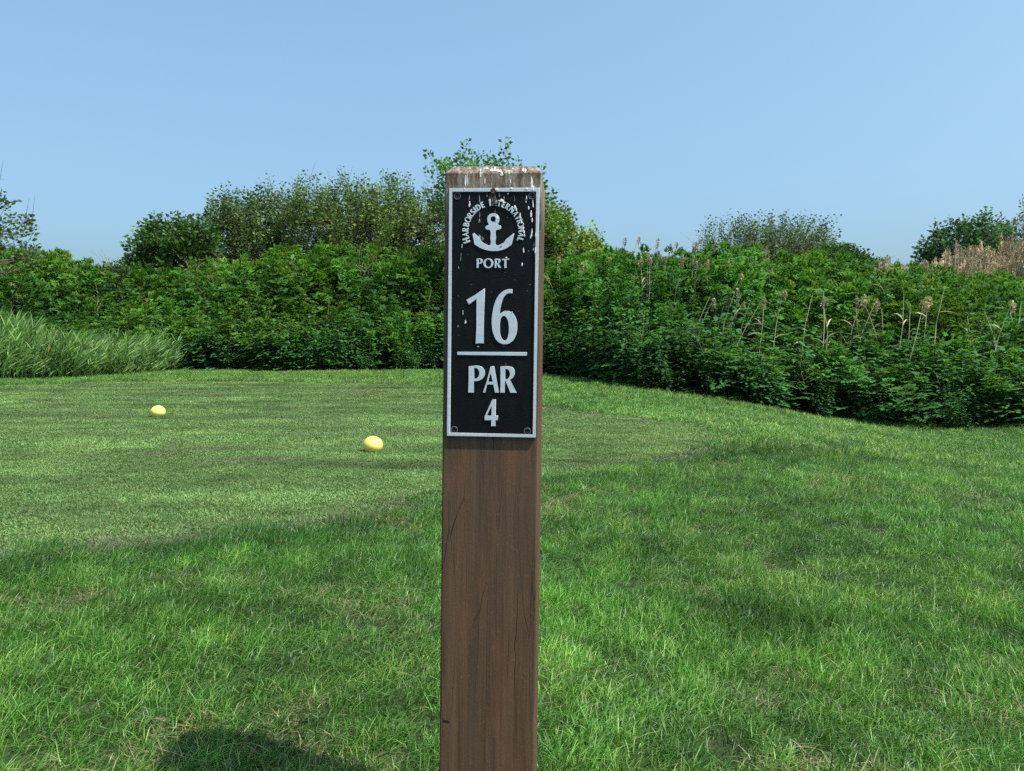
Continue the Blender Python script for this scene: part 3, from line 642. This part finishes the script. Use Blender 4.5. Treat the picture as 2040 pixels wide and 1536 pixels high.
# ------------------------------------------------------------------ trees and shrubs beyond
def tree(name, label, x0, x1, ytop, D, col, nshoot, nleaf, lsz, slen, upright, cat='tree', stems=5, twig_k=1.0, bare=0, sil=None, ybot=560, lean=0.0, power=2.4, inner=0.35, tip=0.0):
    cx = (x0 + x1) / 2; hw = (x1 - x0) / 2 / F * D; X0 = (cx - IW / 2) / F * D
    gz_ = float(ground_z(X0, D)); ztop = CAM_H + (HOR - ytop) / F * D; zbot = max(gz_ + .25, CAM_H + (HOR - ybot) / F * D)
    root = empty(name, (X0, D, gz_)); tag(root, label, cat, None)
    tb_, lb = MB(), MB(); Hc = ztop - zbot
    sil_x = [a for a, b in sil] if sil else None
    def top_at(u):                              # height of the outline above zbot at -1..1 across
        if sil: return CAM_H + (HOR - np.interp(cx + u * (x1 - x0) / 2, sil_x, [b for a, b in sil])) / F * D - zbot
        return Hc * (max(0, 1 - abs(u) ** power)) ** .5
    pts = []
    tries = 0
    while len(pts) < nshoot and tries < nshoot * 30:
        tries += 1
        u, v = random.uniform(-1, 1), random.uniform(-1, 1)
        if u * u + v * v > 1: continue
        ht = top_at(u) * (max(0, 1 - v * v)) ** .35
        ht *= 0.92 + 0.16 * nz(u * 3.1 + X0, v * 3.1, D)
        if ht < .15: continue
        w = random.random() ** (1 - inner)
        z = ht * w
        pts.append(Vector((u * hw, v * hw * .8, zbot - gz_ + max(0, z - slen * .75))))
    # limbs
    limb_pts = []
    for s in range(stems):
        p = random.choice(pts) if pts else Vector((0, 0, 2)); b = Vector((random.gauss(0, .10), random.gauss(0, .10), -.1)); e = Vector((p.x * .8, p.y * .8, (zbot - gz_) + Hc * random.uniform(.6, .85)))
        e.z = min(e.z, (zbot - gz_) + max(.3, top_at(max(-1, min(1, e.x / hw))) * .8))
        path = []
        for i in range(9):
            tt = i / 8; q = b.lerp(e, tt); q.x = b.x + (e.x - b.x) * tt ** 1.2; q.y = b.y + (e.y - b.y) * tt ** 1.2
            q += Vector((nz(s * 3 + tt * 3, X0), nz(s * 5 + tt * 3, D), 0)) * .16 * tt; path.append(q)
        r0 = .045 + .012 * Hc; tb_.tube([tuple(q) for q in path], [r0 * (1 - .85 * i / 8) for i in range(9)], 5); limb_pts += path[2:]
    LP = np.array([tuple(q) for q in limb_pts])
    for p in pts:
        out = Vector((p.x / hw, p.y / hw, 0)); d = Vector((0, 0, 1)) * upright + out * (.55 * (1.1 - upright * .5)) + Vector((random.gauss(lean, .25), random.gauss(0, .25), random.gauss(0, .15))); d.normalize()
        L = slen * random.uniform(.6, 1.25); e = p + d * L
        w_ = (LP[:, 2] < p.z + .1); cnd = LP[w_] if w_.any() else LP   # the limb point that hangs below
        q = Vector(cnd[np.argmin((((cnd - np.array(p)) * np.array([1.6, 1.6, .7])) ** 2).sum(1))])
        tb_.tube([tuple(q), tuple(q.lerp(p, .5) + Vector((0, 0, -.06))), tuple(p), tuple(e)], [.008 * twig_k, .007 * twig_k, .005 * twig_k, .002 * twig_k], 3)
        kc = random.uniform(.62, 1.38)
        for i in range(nleaf):
            tt = i / max(1, nleaf - 1); c0 = p.lerp(e, tt * 1.02)
            a = i * 2.4 + random.random(); sp = lsz * random.uniform(.3, 1.5) * (1.15 - .6 * tt)
            c0 = c0 + Vector((math.cos(a) * sp, math.sin(a) * sp, random.uniform(-.3, .5) * lsz))
            dd = (d * .5 + Vector((math.cos(a), math.sin(a), random.uniform(-.7, .5)))).normalized(); ls = lsz * random.uniform(.8, 1.5)
            sv = dd.cross(Vector((random.gauss(0, 1), random.gauss(0, 1), random.gauss(0, 1)))).normalized() * ls * .32
            k_ = kc * random.uniform(.8, 1.2); k_ *= 1 + tip * tt; cc = tuple(q_ * k_ * 1.45 for q_ in col)
            m = c0 + dd * ls * .45
            ls *= 1.0
            lb.add([tuple(c0), tuple(m + sv), tuple(c0 + dd * ls), tuple(m - sv)], (), [(0, 1, 2, 3)], cc)
    for _ in range(bare):                       # bare twigs above the leaves
        p = random.choice(pts); u = max(-1, min(1, p.x / hw)); b = Vector((p.x, p.y, (zbot - gz_) + top_at(u) * .75)); e = b + Vector((random.gauss(.12, .12), 0, random.uniform(.45, .9)))
        tb_.tube([tuple(b), tuple(b.lerp(e, .5)), tuple(e)], [.007, .005, .002], 3)
    obj('trunk', tb_.mesh('trunk'), M['bark'], root); obj('crown', lb.mesh('crown'), M['leaf'], root)
OLIVE = (0.074, 0.118, 0.030)
tree('leafy_tree', 'sparse dark tree with bare brown twigs beside the reed bed', -330, 60, 330, 18, (0.045, 0.074, 0.024), 230, 17, .09, .36, .8, stems=8, twig_k=1.5, bare=34,
     sil=[(-330, 430), (-200, 335), (-60, 330), (3, 348), (14, 412), (40, 420), (56, 432), (60, 520)], ybot=530)
tree('leafy_tree', 'compact dark green round tree with dense crown above the thicket', 272, 440, 418, 23, (0.040, 0.085, 0.022), 420, 16, .12, .38, .9, stems=5,
     sil=[(268, 520), (285, 480), (295, 440), (320, 432), (338, 420), (370, 424), (400, 420), (425, 436), (440, 470)], ybot=555)
tree('leafy_tree', 'greyish olive tree with upright leafy shoots beside the dark round tree', 420, 606, 358, 25, (0.066, 0.108, 0.034), 760, 21, .085, .66, 1.4, stems=8, twig_k=1.3,
     sil=[(418, 450), (428, 385), (450, 372), (490, 364), (550, 358), (580, 378), (606, 400)], ybot=560)
tree('leafy_tree', 'broad brown-olive tree crown directly left of the marker post', 578, 905, 338, 24, OLIVE, 1100, 21, .085, .64, 1.4, stems=12, twig_k=1.6, bare=16,
     sil=[(576, 400), (595, 356), (650, 345), (690, 338), (730, 346), (800, 350), (850, 362), (905, 372)], ybot=560)
tree('leafy_tree', 'tallest tree with loose bright green sprays rising behind the post', 864, 1126, 266, 21, (0.055, 0.115, 0.022), 250, 22, .095, .40, 1.0, stems=7, twig_k=1.1,
     sil=[(856, 340), (868, 296), (884, 282), (905, 286), (924, 264), (945, 258), (965, 276), (990, 276), (1006, 270), (1016, 292), (1040, 306), (1062, 318), (1100, 400)], ybot=540, inner=.55)
tree('leafy_tree', 'rounded yellow-green tree touching the right side of the post', 1020, 1202, 385, 22, (0.088, 0.135, 0.022), 620, 17, .085, .34, .8, stems=6,
     sil=[(1020, 380), (1085, 386), (1105, 390), (1135, 420), (1170, 445), (1195, 470), (1203, 500)], ybot=560, tip=.25)
tree('willow_shrub', 'wide airy willow shrub with upright twigs above the thicket', 1388, 1648, 418, 27, (0.058, 0.092, 0.036), 560, 19, .075, .85, 1.4, 'shrub', stems=12, twig_k=1.4, lean=.22,
     sil=[(1386, 500), (1396, 460), (1412, 432), (1445, 422), (1520, 424), (1580, 418), (1630, 426), (1644, 455), (1650, 500)], ybot=545)
tree('low_bush', 'low brownish olive bush between the willow shrub and the dark bush', 1545, 1700, 484, 25.5, (0.058, 0.072, 0.018), 420, 15, .075, .25, .7, 'shrub', stems=5, ybot=560,
     sil=[(1545, 530), (1580, 500), (1630, 485), (1670, 488), (1700, 520)])
tree('low_bush', 'dark green dense rounded bush sloping down beside the olive bush', 1618, 1742, 474, 24, (0.034, 0.082, 0.022), 560, 15, .085, .24, .6, 'shrub', stems=5, ybot=565,
     sil=[(1618, 500), (1645, 478), (1672, 474), (1700, 488), (1722, 510), (1738, 515), (1744, 540)])
tree('leafy_tree', 'open blue-green tree rising behind the dry tan reeds', 1828, 1990, 420, 24.5, (0.042, 0.088, 0.036), 300, 18, .11, .5, 1.1, stems=7, lean=.1,
     sil=[(1826, 500), (1832, 480), (1850, 462), (1870, 440), (1890, 425), (1920, 420), (1945, 434), (1965, 440), (1990, 440)], ybot=545)
tree('leafy_tree', 'large grey-olive tree behind the dry reeds, taller than its blue-green neighbour', 1935, 2330, 392, 26, (0.068, 0.086, 0.036), 800, 16, .085, .58, 1.2, stems=12, twig_k=1.5, lean=.1,
     sil=[(1935, 480), (1960, 450), (1985, 432), (2000, 420), (2015, 402), (2040, 392), (2130, 360), (2240, 380), (2330, 460)], ybot=550)
tree('low_bush', 'tiny dark sapling poking out of the thicket top', 222, 260, 508, 20.5, (0.045, 0.080, 0.026), 26, 14, .08, .28, .9, 'sapling', stems=3, ybot=560, sil=[(222, 530), (234, 522), (242, 508), (252, 520), (262, 532)])

# ------------------------------------------------------------------ tee markers
def tee_marker(px_, ybot, wpx, label):
    d = CAM_H * F / (ybot - HOR); X_ = (px_ - IW / 2) / F * d; dia = wpx / F * d; R = dia / 2
    root = empty('tee_marker', (X_, d + R * .55, float(ground_z(X_, d)) - .009)); tag(root, label, 'tee marker', 'yellow tee markers on the tee')
    V_, Q = [], []; nu, nv = 40, 24
    for j in range(nv + 1):
        th = math.pi * j / nv; rr = R * math.sin(th); z = R * .90 * math.cos(th)
        if z < 0: z *= .96
        z = max(z, -R * .80)
        for i in range(nu): V_.append((rr * math.cos(2 * math.pi * i / nu), rr * math.sin(2 * math.pi * i / nu), z + R * .80))
    for j in range(nv):
        for i in range(nu): a = j * nu + i; b = j * nu + (i + 1) % nu; Q.append((a, b, b + nu, a + nu))
    obj('ball', mesh_np('ball', V_, [np.array(Q)[:, ::-1]]), M['yellow'], root, smooth=True)
    mb = MB(); mb.tube([(0, 0, .02), (0, 0, -.06), (0, 0, -.1)], [.006, .006, .001], 8); obj('ground_spike', mb.mesh('ground_spike'), M['screw'], root)
tee_marker(738.8, 903, 40.7, 'larger-looking round yellow tee marker nearer to the wooden post')
tee_marker(308, 831.5, 28.9, 'round yellow tee marker on the far mown turf, nearer to the reed bed')

# ------------------------------------------------------------------ marker post with its sign plate
D0 = 1.095; PW, PH = 0.1273, 0.3509; PXM = D0 / F
CR = Vector((1, 0, 0)); CB = -CF
up = (CR * 0.0128 + CU * 1.0 + CB * 0.0323).normalized()
yaw = rad(4.0); nrm = (CR * -math.sin(yaw) + CB * math.cos(yaw)); nrm = (nrm - up * nrm.dot(up)).normalized()
rgt = up.cross(nrm).normalized()
if rgt.x < 0: rgt = -rgt
centre = W(981.7, 623.7, D0)
s0 = centre.z / up.z; basep = centre - up * s0
root = empty('hole_marker_post', basep)
root.rotation_euler = Matrix((rgt, -nrm, up)).transposed().to_euler()      # local x right, y into the post, z up
tag(root, 'brown wooden post with a black hole sign and bird droppings', 'sign post')
def obj_mesh_py(name, V_, Fs):
    me = bpy.data.meshes.new(name); me.from_pydata([tuple(v) for v in V_], [], [tuple(f_) for f_ in Fs]); me.update(); return me
# timber: rounded arrises, chamfered top, foot in the soil
PY0 = 0.0030; xl, xr = -0.0708, 0.0672; yf, yb = PY0, PY0 + 0.1385; ca = 0.0032
topf = s0 + PH / 2 + 32.5 * PXM; TOPZ_NODE.inputs['From Min'].default_value = topf - 0.052; TOPZ_NODE.inputs['From Max'].default_value = topf - 0.012
def section(ins, z):
    o = []
    for cx_, cy_, a0 in ((xr - ins - ca, yf + ins + ca, -90), (xr - ins - ca, yb - ins - ca, 0), (xl + ins + ca, yb - ins - ca, 90), (xl + ins + ca, yf + ins + ca, 180)):
        for k_ in range(5):
            a = rad(a0 + k_ * 22.5); o.append((cx_ + ca * math.cos(a), cy_ + ca * math.sin(a), z))
    return o
rings = [section(0, -0.12)] + [section(0, z) for z in np.linspace(0, topf - .0015, 14)] + [section(.0006, topf - .0002), section(.0085, topf + .0100), section(.0098, topf + .0106)]
V_ = [p for r in rings for p in r]; Fs = []
for i in range(len(rings) - 1):
    for k_ in range(20): Fs.append((i * 20 + k_, i * 20 + (k_ + 1) % 20, (i + 1) * 20 + (k_ + 1) % 20, (i + 1) * 20 + k_))
Fs.append(tuple(range((len(rings) - 1) * 20, len(rings) * 20))); Fs.append(tuple(reversed(range(20))))
obj('timber', obj_mesh_py('timber', V_, Fs), M['timber'], root)

# photograph pixel -> plate coordinates (x, z)
def plate_xy(px_, py_):
    u, v = .5, .5
    for _ in range(4):
        lx = 895 + (889.7 - 895) * v; rx = 1076 + (1066 - 1076) * v; u = (px_ - lx) / (rx - lx)
        ty = 376.3 + 1.0 * u; by = 868 + 5.0 * u; v = (py_ - ty) / (by - ty)
    return (u - .5) * PW, (.5 - v) * PH + s0
def rbox(name, x0, x1, y0, y1, z0, z1, mat, parent, bev=.0006):
    import bmesh
    bm = bmesh.new(); bmesh.ops.create_cube(bm, size=1.0)
    for v in bm.verts: v.co = Vector(((x0 + x1) / 2 + v.co.x * (x1 - x0), (y0 + y1) / 2 + v.co.y * (y1 - y0), (z0 + z1) / 2 + v.co.z * (z1 - z0)))
    bmesh.ops.bevel(bm, geom=bm.edges[:], offset=bev, segments=2, affect='EDGES')
    me = bpy.data.meshes.new(name); bm.to_mesh(me); bm.free(); return obj(name, me, mat, parent)
plate = rbox('sign_plate', -PW / 2, PW / 2, 0, PY0 + .001, s0 - PH / 2, s0 + PH / 2, M['black'], root, .0004)
def curve_mesh(name, contours, y_front, thick, bev=.00025):
    cu = bpy.data.curves.new(name, 'CURVE'); cu.dimensions = '2D'; cu.fill_mode = 'BOTH'; cu.extrude = max(1e-5, thick / 2 - bev); cu.bevel_depth = bev; cu.bevel_resolution = 1; cu.resolution_u = 8; cu.offset = -bev * .5
    for ct in contours:
        sp = cu.splines.new('BEZIER'); sp.bezier_points.add(len(ct) - 1); sp.use_cyclic_u = True
        for bp, q in zip(sp.bezier_points, ct):
            bp.co = (q[0], q[1], 0); h = 'VECTOR' if q[2] == 'c' else 'AUTO'; bp.handle_left_type = h; bp.handle_right_type = h
    o = bpy.data.objects.new(name, cu); COL.objects.link(o); bpy.context.view_layer.update()
    me = bpy.data.meshes.new_from_object(o.evaluated_get(bpy.context.evaluated_depsgraph_get())); bpy.data.objects.remove(o); bpy.data.curves.remove(cu)
    co = np.empty(len(me.vertices) * 3, np.float32); me.vertices.foreach_get('co', co); co = co.reshape(-1, 3)
    co = np.stack([co[:, 0], y_front + thick / 2 - co[:, 2], co[:, 1]], 1); me.vertices.foreach_set('co', np.ascontiguousarray(co).ravel()); me.flip_normals(); me.update(); me.materials.clear(); return me
RAISE = .0016
def raised(name, contours_px, label=None):
    cs = [[(*plate_xy(x, y), k_) for x, y, k_ in ct] for ct in contours_px]
    o = obj(name, curve_mesh(name, cs, -RAISE, RAISE + .0004), M['alu'], plate)
    if label: o['label'] = label
    return o
def P_(spec):                                 # 'x,y' corner, 'x,y~' smooth
    o = []
    for w_ in spec.split():
        s_ = w_.endswith('~'); a, b = w_.rstrip('~').split(','); o.append((float(a), float(b), 's' if s_ else 'c'))
    return o
def zoomed(spec, ox, oy, k_): return [(ox + x / k_, oy + y / k_, f_) for x, y, f_ in P_(spec)]
zA = lambda s_: zoomed(s_, 910, 565, 10.971); zB = lambda s_: zoomed(s_, 910, 715, 10.243); zC = lambda s_: zoomed(s_, 905, 385, 9.6)
raised('numeral', [zA('614,108 600,560 586,960 592,1305 500,1298~ 412,1308 428,960 432,332 268,455 210,355 400,250')], 'raised silver figure 1')
raised('numeral', [zA('1215,130 1222,218 1120,222~ 1040,290~ 980,430~ 950,560~ 938,682 1000,625~ 1095,603~ 1200,640~ 1290,760~ 1320,920~ 1290,1130~ 1190,1280~ 1045,1327~ 900,1270~ 805,1110~ 766,880~ 775,700~ 820,470~ 900,290~ 1000,185~ 1110,135~'),
                   zA('1035,708~ 1100,770~ 1130,880~ 1138,970~ 1125,1120~ 1085,1225~ 1040,1247~ 990,1215~ 950,1110~ 940,960~ 950,820~ 980,740~')], 'raised silver figure 6')
PARP = ['242,147 480,148~ 543,198~ 569,285~ 540,380~ 450,440~ 348,452 348,685 228,682 240,430', '352,180 395,184~ 440,220~ 458,290~ 435,365~ 390,402~ 347,404']
PARA = ['690,152 757,152 800,400 858,690 772,688 745,525 618,520 578,685 530,685 610,450', '688,280 732,470 628,466']
PARR = ['888,157 1080,159~ 1150,195~ 1176,275~ 1150,370~ 1080,432 1215,695 1088,695 987,447 978,447 975,692 882,690 888,450', '988,206 1030,213~ 1072,262~ 1080,320~ 1050,398~ 980,434']
for g_ in (PARP, PARA, PARR): raised('letter', [zB(c_) for c_ in g_])
raised('numeral', [zB('722,832 790,830 782,1162 832,1160 828,1255 782,1253 788,1375 693,1375 698,1250 562,1252 565,1170'), zB('706,955 702,1160 598,1162')], 'raised silver figure 4')
raised('dividing_line', [[(911, 700.2, 'c'), (1049, 702.4, 'c'), (1048.7, 709.2, 'c'), (911, 706.2, 'c')]])
raised('anchor_emblem', [zC('668,612 637,520~ 662,440~ 753,403~ 842,440~ 870,520~ 838,612 858,628~ 888,636~ 905,666~ 888,700~ 832,708 805,728~ 802,860 797,988~ 818,1006~ 900,985~ 975,930~ 985,905 1148,783 1105,995 1000,1065~ 880,1103~ 755,1113~ 620,1095~ 500,1050~ 390,985 353,785 385,770 505,885 530,935~ 600,980~ 680,1004~ 698,985~ 695,860 693,728~ 670,708 622,702~ 600,666~ 622,634~ 652,626~'),
                         zC('752,457~ 791,473~ 807,512~ 791,551~ 752,567~ 713,551~ 697,512~ 713,473~')], 'silver anchor emblem')
# unit glyphs (cap height 1, y up)
def unit(spec_list, x0, yb, k_, xs=1.0): return [[((x - x0) / k_ * xs, (yb - y) / k_, f_) for x, y, f_ in P_(s_)] for s_ in spec_list]
def ell(cx_, cy_, rx_, ry_, n_=8): return [(cx_ + rx_ * math.cos(i * 2 * math.pi / n_), cy_ + ry_ * math.sin(i * 2 * math.pi / n_), 's') for i in range(n_)]
G = {'P': (unit(PARP, 228, 684, 536, 1.12), .70), 'R': (unit(PARR, 882, 694, 536, 1.16), .74), 'A': (unit(PARA, 530, 688, 536, 1.25), .77),
     'O': ([ell(.53, .5, .53, .53), ell(.53, .5, .31, .43)], 1.06),
     'T': ([P_('0,1 .78,1 .76,.85 .51,.86 .52,.0 .25,0 .27,.86 .01,.85')], .78),
     'H': ([P_('0,0 .26,0 .25,.43 .60,.43 .59,0 .85,0 .85,1 .59,1 .60,.57 .25,.57 .26,1 0,1')], .85),
     'I': ([P_('0,0 .27,0 .27,1 0,1')], .27),
     'E': ([P_('0,0 .62,0 .60,.15 .26,.15 .26,.43 .54,.43 .54,.57 .26,.57 .26,.85 .60,.85 .62,1 0,1')], .62),
     'L': ([P_('0,0 .64,0 .62,.17 .26,.16 .26,1 0,1')], .64),
     'N': ([P_('0,0 .20,0 .20,.66 .66,0 .85,0 .85,1 .65,1 .65,.36 .22,1 0,1')], .85),
     'D': ([P_('0,0 .36,0~ .72,.16~ .86,.5~ .72,.84~ .36,1~ 0,1'), P_('.26,.14 .40,.16~ .58,.32~ .61,.5~ .58,.68~ .40,.84~ .26,.86')], .86),
     'B': ([P_('0,0 .42,0~ .64,.10~ .70,.28~ .62,.46~ .48,.53 .60,.62~ .64,.76~ .56,.93~ .36,1~ 0,1'), P_('.26,.13 .36,.13~ .45,.2~ .46,.32~ .38,.43~ .26,.44'), P_('.26,.58 .34,.58~ .41,.66~ .41,.78~ .34,.87~ .26,.87')], .70),
     'S': ([P_('.03,.04 .26,-.02~ .52,.06~ .63,.26~ .56,.44~ .36,.58~ .27,.72~ .34,.85~ .54,.83 .56,.97~ .36,1.02~ .12,.94~ .02,.74~ .10,.54~ .30,.40~ .37,.26~ .28,.13~ .03,.20')], .63)}
for ch, x0_, x1_ in (('P', 428, 545), ('O', 560, 750), ('R', 778, 905), ('T', 918, 1050)):
    cs, w_ = G[ch]; cap = 172.0
    raised('letter', [[(905 + (x0_ + x * (x1_ - x0_) / w_) / 9.6, 385 + (1430 + (x0_ - 428) * .012 - y * cap) / 9.6, f_) for x, y, f_ in ct] for ct in cs])
ARC = [('H', -108, 1.14), ('A', -96.6, 1), ('R', -86.3, 1), ('B', -76, 1), ('O', -65.6, 1), ('R', -55.6, 1), ('S', -47, 1), ('I', -40.5, 1), ('D', -32.5, 1), ('E', -22.6, 1),
       ('I', -6.5, 1.14), ('N', 2.6, 1), ('T', 12.6, 1), ('E', 21.6, 1), ('R', 31, 1), ('N', 41.6, 1), ('A', 52.4, 1), ('T', 61.8, 1), ('I', 68.6, 1), ('O', 77, 1), ('N', 87.4, 1), ('A', 97.6, 1), ('L', 107.6, 1)]
for ch, ang, k_ in ARC:
    cs, w_ = G[ch]; cap = 113 * k_; r_in = 482; a = rad(ang); sq = .87
    def arc_pt(x, y):
        lx = (x - w_ / 2) * cap * sq; ly = r_in + y * cap
        return 905 + (752 + lx * math.cos(a) + ly * math.sin(a)) / 9.6, 385 + (739 + lx * math.sin(a) - ly * math.cos(a)) / 9.6
    raised('letter', [[(*arc_pt(x, y), f_) for x, y, f_ in ct] for ct in cs])
# raised border: outer and inner rectangle as one ring
bw = .0044; o_ = [(-PW / 2 + .0002, s0 - PH / 2 + .0002), (PW / 2 - .0002, s0 - PH / 2 + .0002), (PW / 2 - .0002, s0 + PH / 2 - .0002), (-PW / 2 + .0002, s0 + PH / 2 - .0002)]
i_ = [(-PW / 2 + bw, s0 - PH / 2 + bw), (PW / 2 - bw, s0 - PH / 2 + bw), (PW / 2 - bw, s0 + PH / 2 - bw * 1.15), (-PW / 2 + bw, s0 + PH / 2 - bw * 1.15)]
obj('border', curve_mesh('border', [[(x, z, 'c') for x, z in o_], [(x, z, 'c') for x, z in i_]], -RAISE - .0003, RAISE + .0030, .0003), M['alu'], plate)
for px_, py_ in ((911, 391.5), (1061, 392.5), (904.5, 856), (1049, 860)):
    x, z = plate_xy(px_, py_); mb = MB()
    n_ = 20; prof = [(.0049, 0.0002), (.0049, -.0007), (.0044, -.0007), (.0041, -.0001), (.0034, -.0004), (.0016, -.0006), (.0011, .0004), (0.0001, .0004)]
    pts_ = [(x + r * math.cos(2 * math.pi * i / n_), y, z + r * math.sin(2 * math.pi * i / n_)) for r, y in prof for i in range(n_)]
    qs = [(j * n_ + i, j * n_ + (i + 1) % n_, (j + 1) * n_ + (i + 1) % n_, (j + 1) * n_ + i) for j in range(len(prof) - 1) for i in range(n_)]
    me = mesh_np('screw', pts_, [np.array(qs)]); me.materials.append(M['screw']); me.materials.append(M['rim'])
    me.polygons.foreach_set('material_index', [1 if 1 <= j < 2 else 0 for j in range(len(prof) - 1) for i in range(n_)])
    obj('screw', me, None, plate, smooth=False)

# bird droppings: thin irregular crusts with drips
def crust(parent, name, mat, outline, yy, thick=.0006):
    """outline [(x,z)] round a centre, domed a little"""
    n_ = len(outline); cx_ = sum(p[0] for p in outline) / n_; cz_ = sum(p[1] for p in outline) / n_
    V2 = [(x, yy + .0003, z) for x, z in outline] + [(cx_ + (x - cx_) * .8, yy - thick * .7, cz_ + (z - cz_) * .85) for x, z in outline] + [(cx_, yy - thick, cz_)]
    F2 = [(i, (i + 1) % n_, n_ + (i + 1) % n_, n_ + i) for i in range(n_)] + [(n_ + i, n_ + (i + 1) % n_, 2 * n_) for i in range(n_)]
    return obj(name, obj_mesh_py(name, V2, F2), mat, parent)
def drip(px_, py_, w, h, mat='lime', yy=0.0, parent=None, lean=0.0, taper=.5, seed=0, fn=plate_xy):
    """teardrop, px units of the photograph: widest at the low end"""
    x, z = fn(px_, py_); w *= PXM; h *= PXM; n_ = 18; o = []
    for i in range(n_):
        a = 2 * math.pi * i / n_; v = math.cos(a); k_ = 1 - taper * (v * .5 + .5)
        jit = 1 + .6 * nz(px_ * .37 + i * .9, py_ * .21 + seed)
        o.append((x + math.sin(a) * w / 2 * k_ * jit + lean * h * v / 2, z + v * h / 2 * (1 + .15 * nz(i * 1.3, px_))))
    return crust(parent or plate, 'bird_dropping', M[mat], o, yy)
LY = -RAISE                                    # on top of raised letters
for a in [(935.5, 408, 4.2, 13, 'lime', 0), (935, 396, 2.5, 16, 'lime_thin', 0), (955.5, 396, 2.4, 20, 'lime_thin', 0), (955.5, 441, 4.5, 9, 'lime_thin', 0), (956, 428, 2, 14, 'lime_thin', 0),
          (971, 390, 3.2, 9, 'lime_thin', 0), (976, 397, 3, 12, 'lime_thin', 0), (996, 390, 5, 10, 'lime_thin', 0), (1005, 396, 3, 9, 'lime_thin', 0), (1013, 388, 2.5, 6, 'lime', 0), (1026, 398, 2, 14, 'lime_thin', 0),
          (1000, 401.5, 11, 6, 'lime', LY), (1004, 404, 4, 9, 'lime', LY), (1027, 415, 6, 8, 'lime', LY), (1030, 420, 4, 7, 'lime', LY), (1037, 432, 3.5, 13, 'lime', LY), (1040, 442, 3, 11, 'lime', LY), (1043, 458, 3.5, 12, 'lime', LY), (1045, 464, 3, 8, 'lime', LY), (1046, 471, 3, 5, 'lime', LY),
          (991, 435, 7, 8, 'lime', LY), (989, 440, 3, 6, 'lime', LY), (1050, 396, 3, 10, 'lime', 0), (1049, 404, 2.4, 5, 'lime', 0), (1063, 408, 3.2, 18, 'lime', 0), (1054, 416, 4, 8, 'lime', 0), (1059, 428, 4.5, 16, 'lime', 0), (1061, 440, 4, 10, 'lime', 0),
          (1060, 465, 4, 18, 'lime', 0), (1058, 473, 3, 9, 'lime', 0), (1043.5, 500, 3.6, 11, 'lime', 0), (1040.5, 527.5, 3.8, 8, 'lime', 0), (1064, 488, 3, 12, 'lime_thin', 0), (1063, 498, 2.5, 7, 'lime', 0), (1009, 514, 5, 3, 'lime', LY), (1012, 518, 6, 3, 'lime_thin', LY),
          (955.5, 474, 8, 12, 'lime_thin', 0), (962, 476, 4, 8, 'lime_thin', 0), (920.5, 490, 3, 9, 'lime', 0), (918, 512, 2, 18, 'lime_thin', 0), (913, 533, 2, 7, 'lime_thin', 0), (927, 641, 4.2, 8, 'lime', 0), (922, 622, 1.4, 10, 'lime', 0), (912, 649.5, 3, 5, 'lime_thin', 0),
          (1020, 622.5, 5, 2.4, 'lime', LY), (1003, 690, 5, 3, 'lime_thin', 0), (952, 690, 8, 3, 'lime_thin', 0), (999, 492, 5, 3, 'lime_thin', LY), (1007, 725, 2.4, 3, 'lime_thin', 0)]:
    drip(a[0], a[1], a[2], a[3], a[4], a[5], lean=random.uniform(-.1, .1))
for i in range(24):                             # small splashes
    drip(random.uniform(905, 1062), random.uniform(388, 700) if i < 34 else random.uniform(700, 850), random.uniform(.9, 1.8), random.uniform(1.0, 2.6), 'lime_thin', 0)
# brown smear down the middle, over the border and the letter N
drip(984, 383, 11, 14, 'dropping', LY - .0006, taper=.1)
drip(986.5, 404, 11, 16, 'dropping', LY - .0003, taper=.1); drip(987, 424, 4.5, 14, 'dropping', 0); drip(983, 393, 13, 16, 'dropping', -.0004, taper=0)
drip(990.5, 380, 8, 6, 'lime', LY - .0009); drip(989, 405, 3.5, 9, 'lime_thin', LY - .0008)
for a in [(926, 378, 3, 5), (1020, 378, 8, 5), (1050, 379, 10, 5), (1063, 380, 4, 6), (1068, 470, 3, 10), (1067, 500, 3, 14)]: drip(*a, 'lime', LY - .0003)
# on the timber above the plate and over its chamfer
for a in [(926.5, 361, 4, 24), (930, 357, 2.6, 26), (957, 345, 4, 10), (957, 351, 3, 6), (1000, 348, 8, 9), (1014.5, 345, 3.5, 8), (1047, 343, 4, 9), (1060, 365, 6.5, 24), (1063, 374, 9, 5), (966, 361, 3, 14), (1017, 362, 2.5, 10)]:
    drip(*a, 'lime', PY0, parent=root)
for px_, z_, w_, h_, k_ in [(980, .0036, 9, 7, 'lime'), (986, .0055, 4, 11, 'lime'), (992, .003, 10, 7, 'lime'), (997, .0020, 6, 9, 'lime'), (1014, .002, 3, 5, 'lime'), (1043, .004, 5, 9, 'lime'), (1048, .0035, 4, 8, 'lime'), (1022, .006, 3, 4, 'lime'), (957, .004, 4, 6, 'lime'), (970, .0065, 8, 4, 'lime')]:
    x, z = plate_xy(px_, 376); c_ = drip(px_, 340, w_, h_, k_, 0, parent=root)
    # lay it on the sloping chamfer: move its vertices onto that plane
    me = c_.data; zc = sum(v.co.z for v in me.vertices) / len(me.vertices)
    for v in me.vertices:
        s_ = min(.0100, max(0.0, z_ + (v.co.z - zc))); out = .0 - v.co.y
        v.co = Vector((v.co.x, yf + s_ * .80 - out * .8, topf + s_ + out * .6))
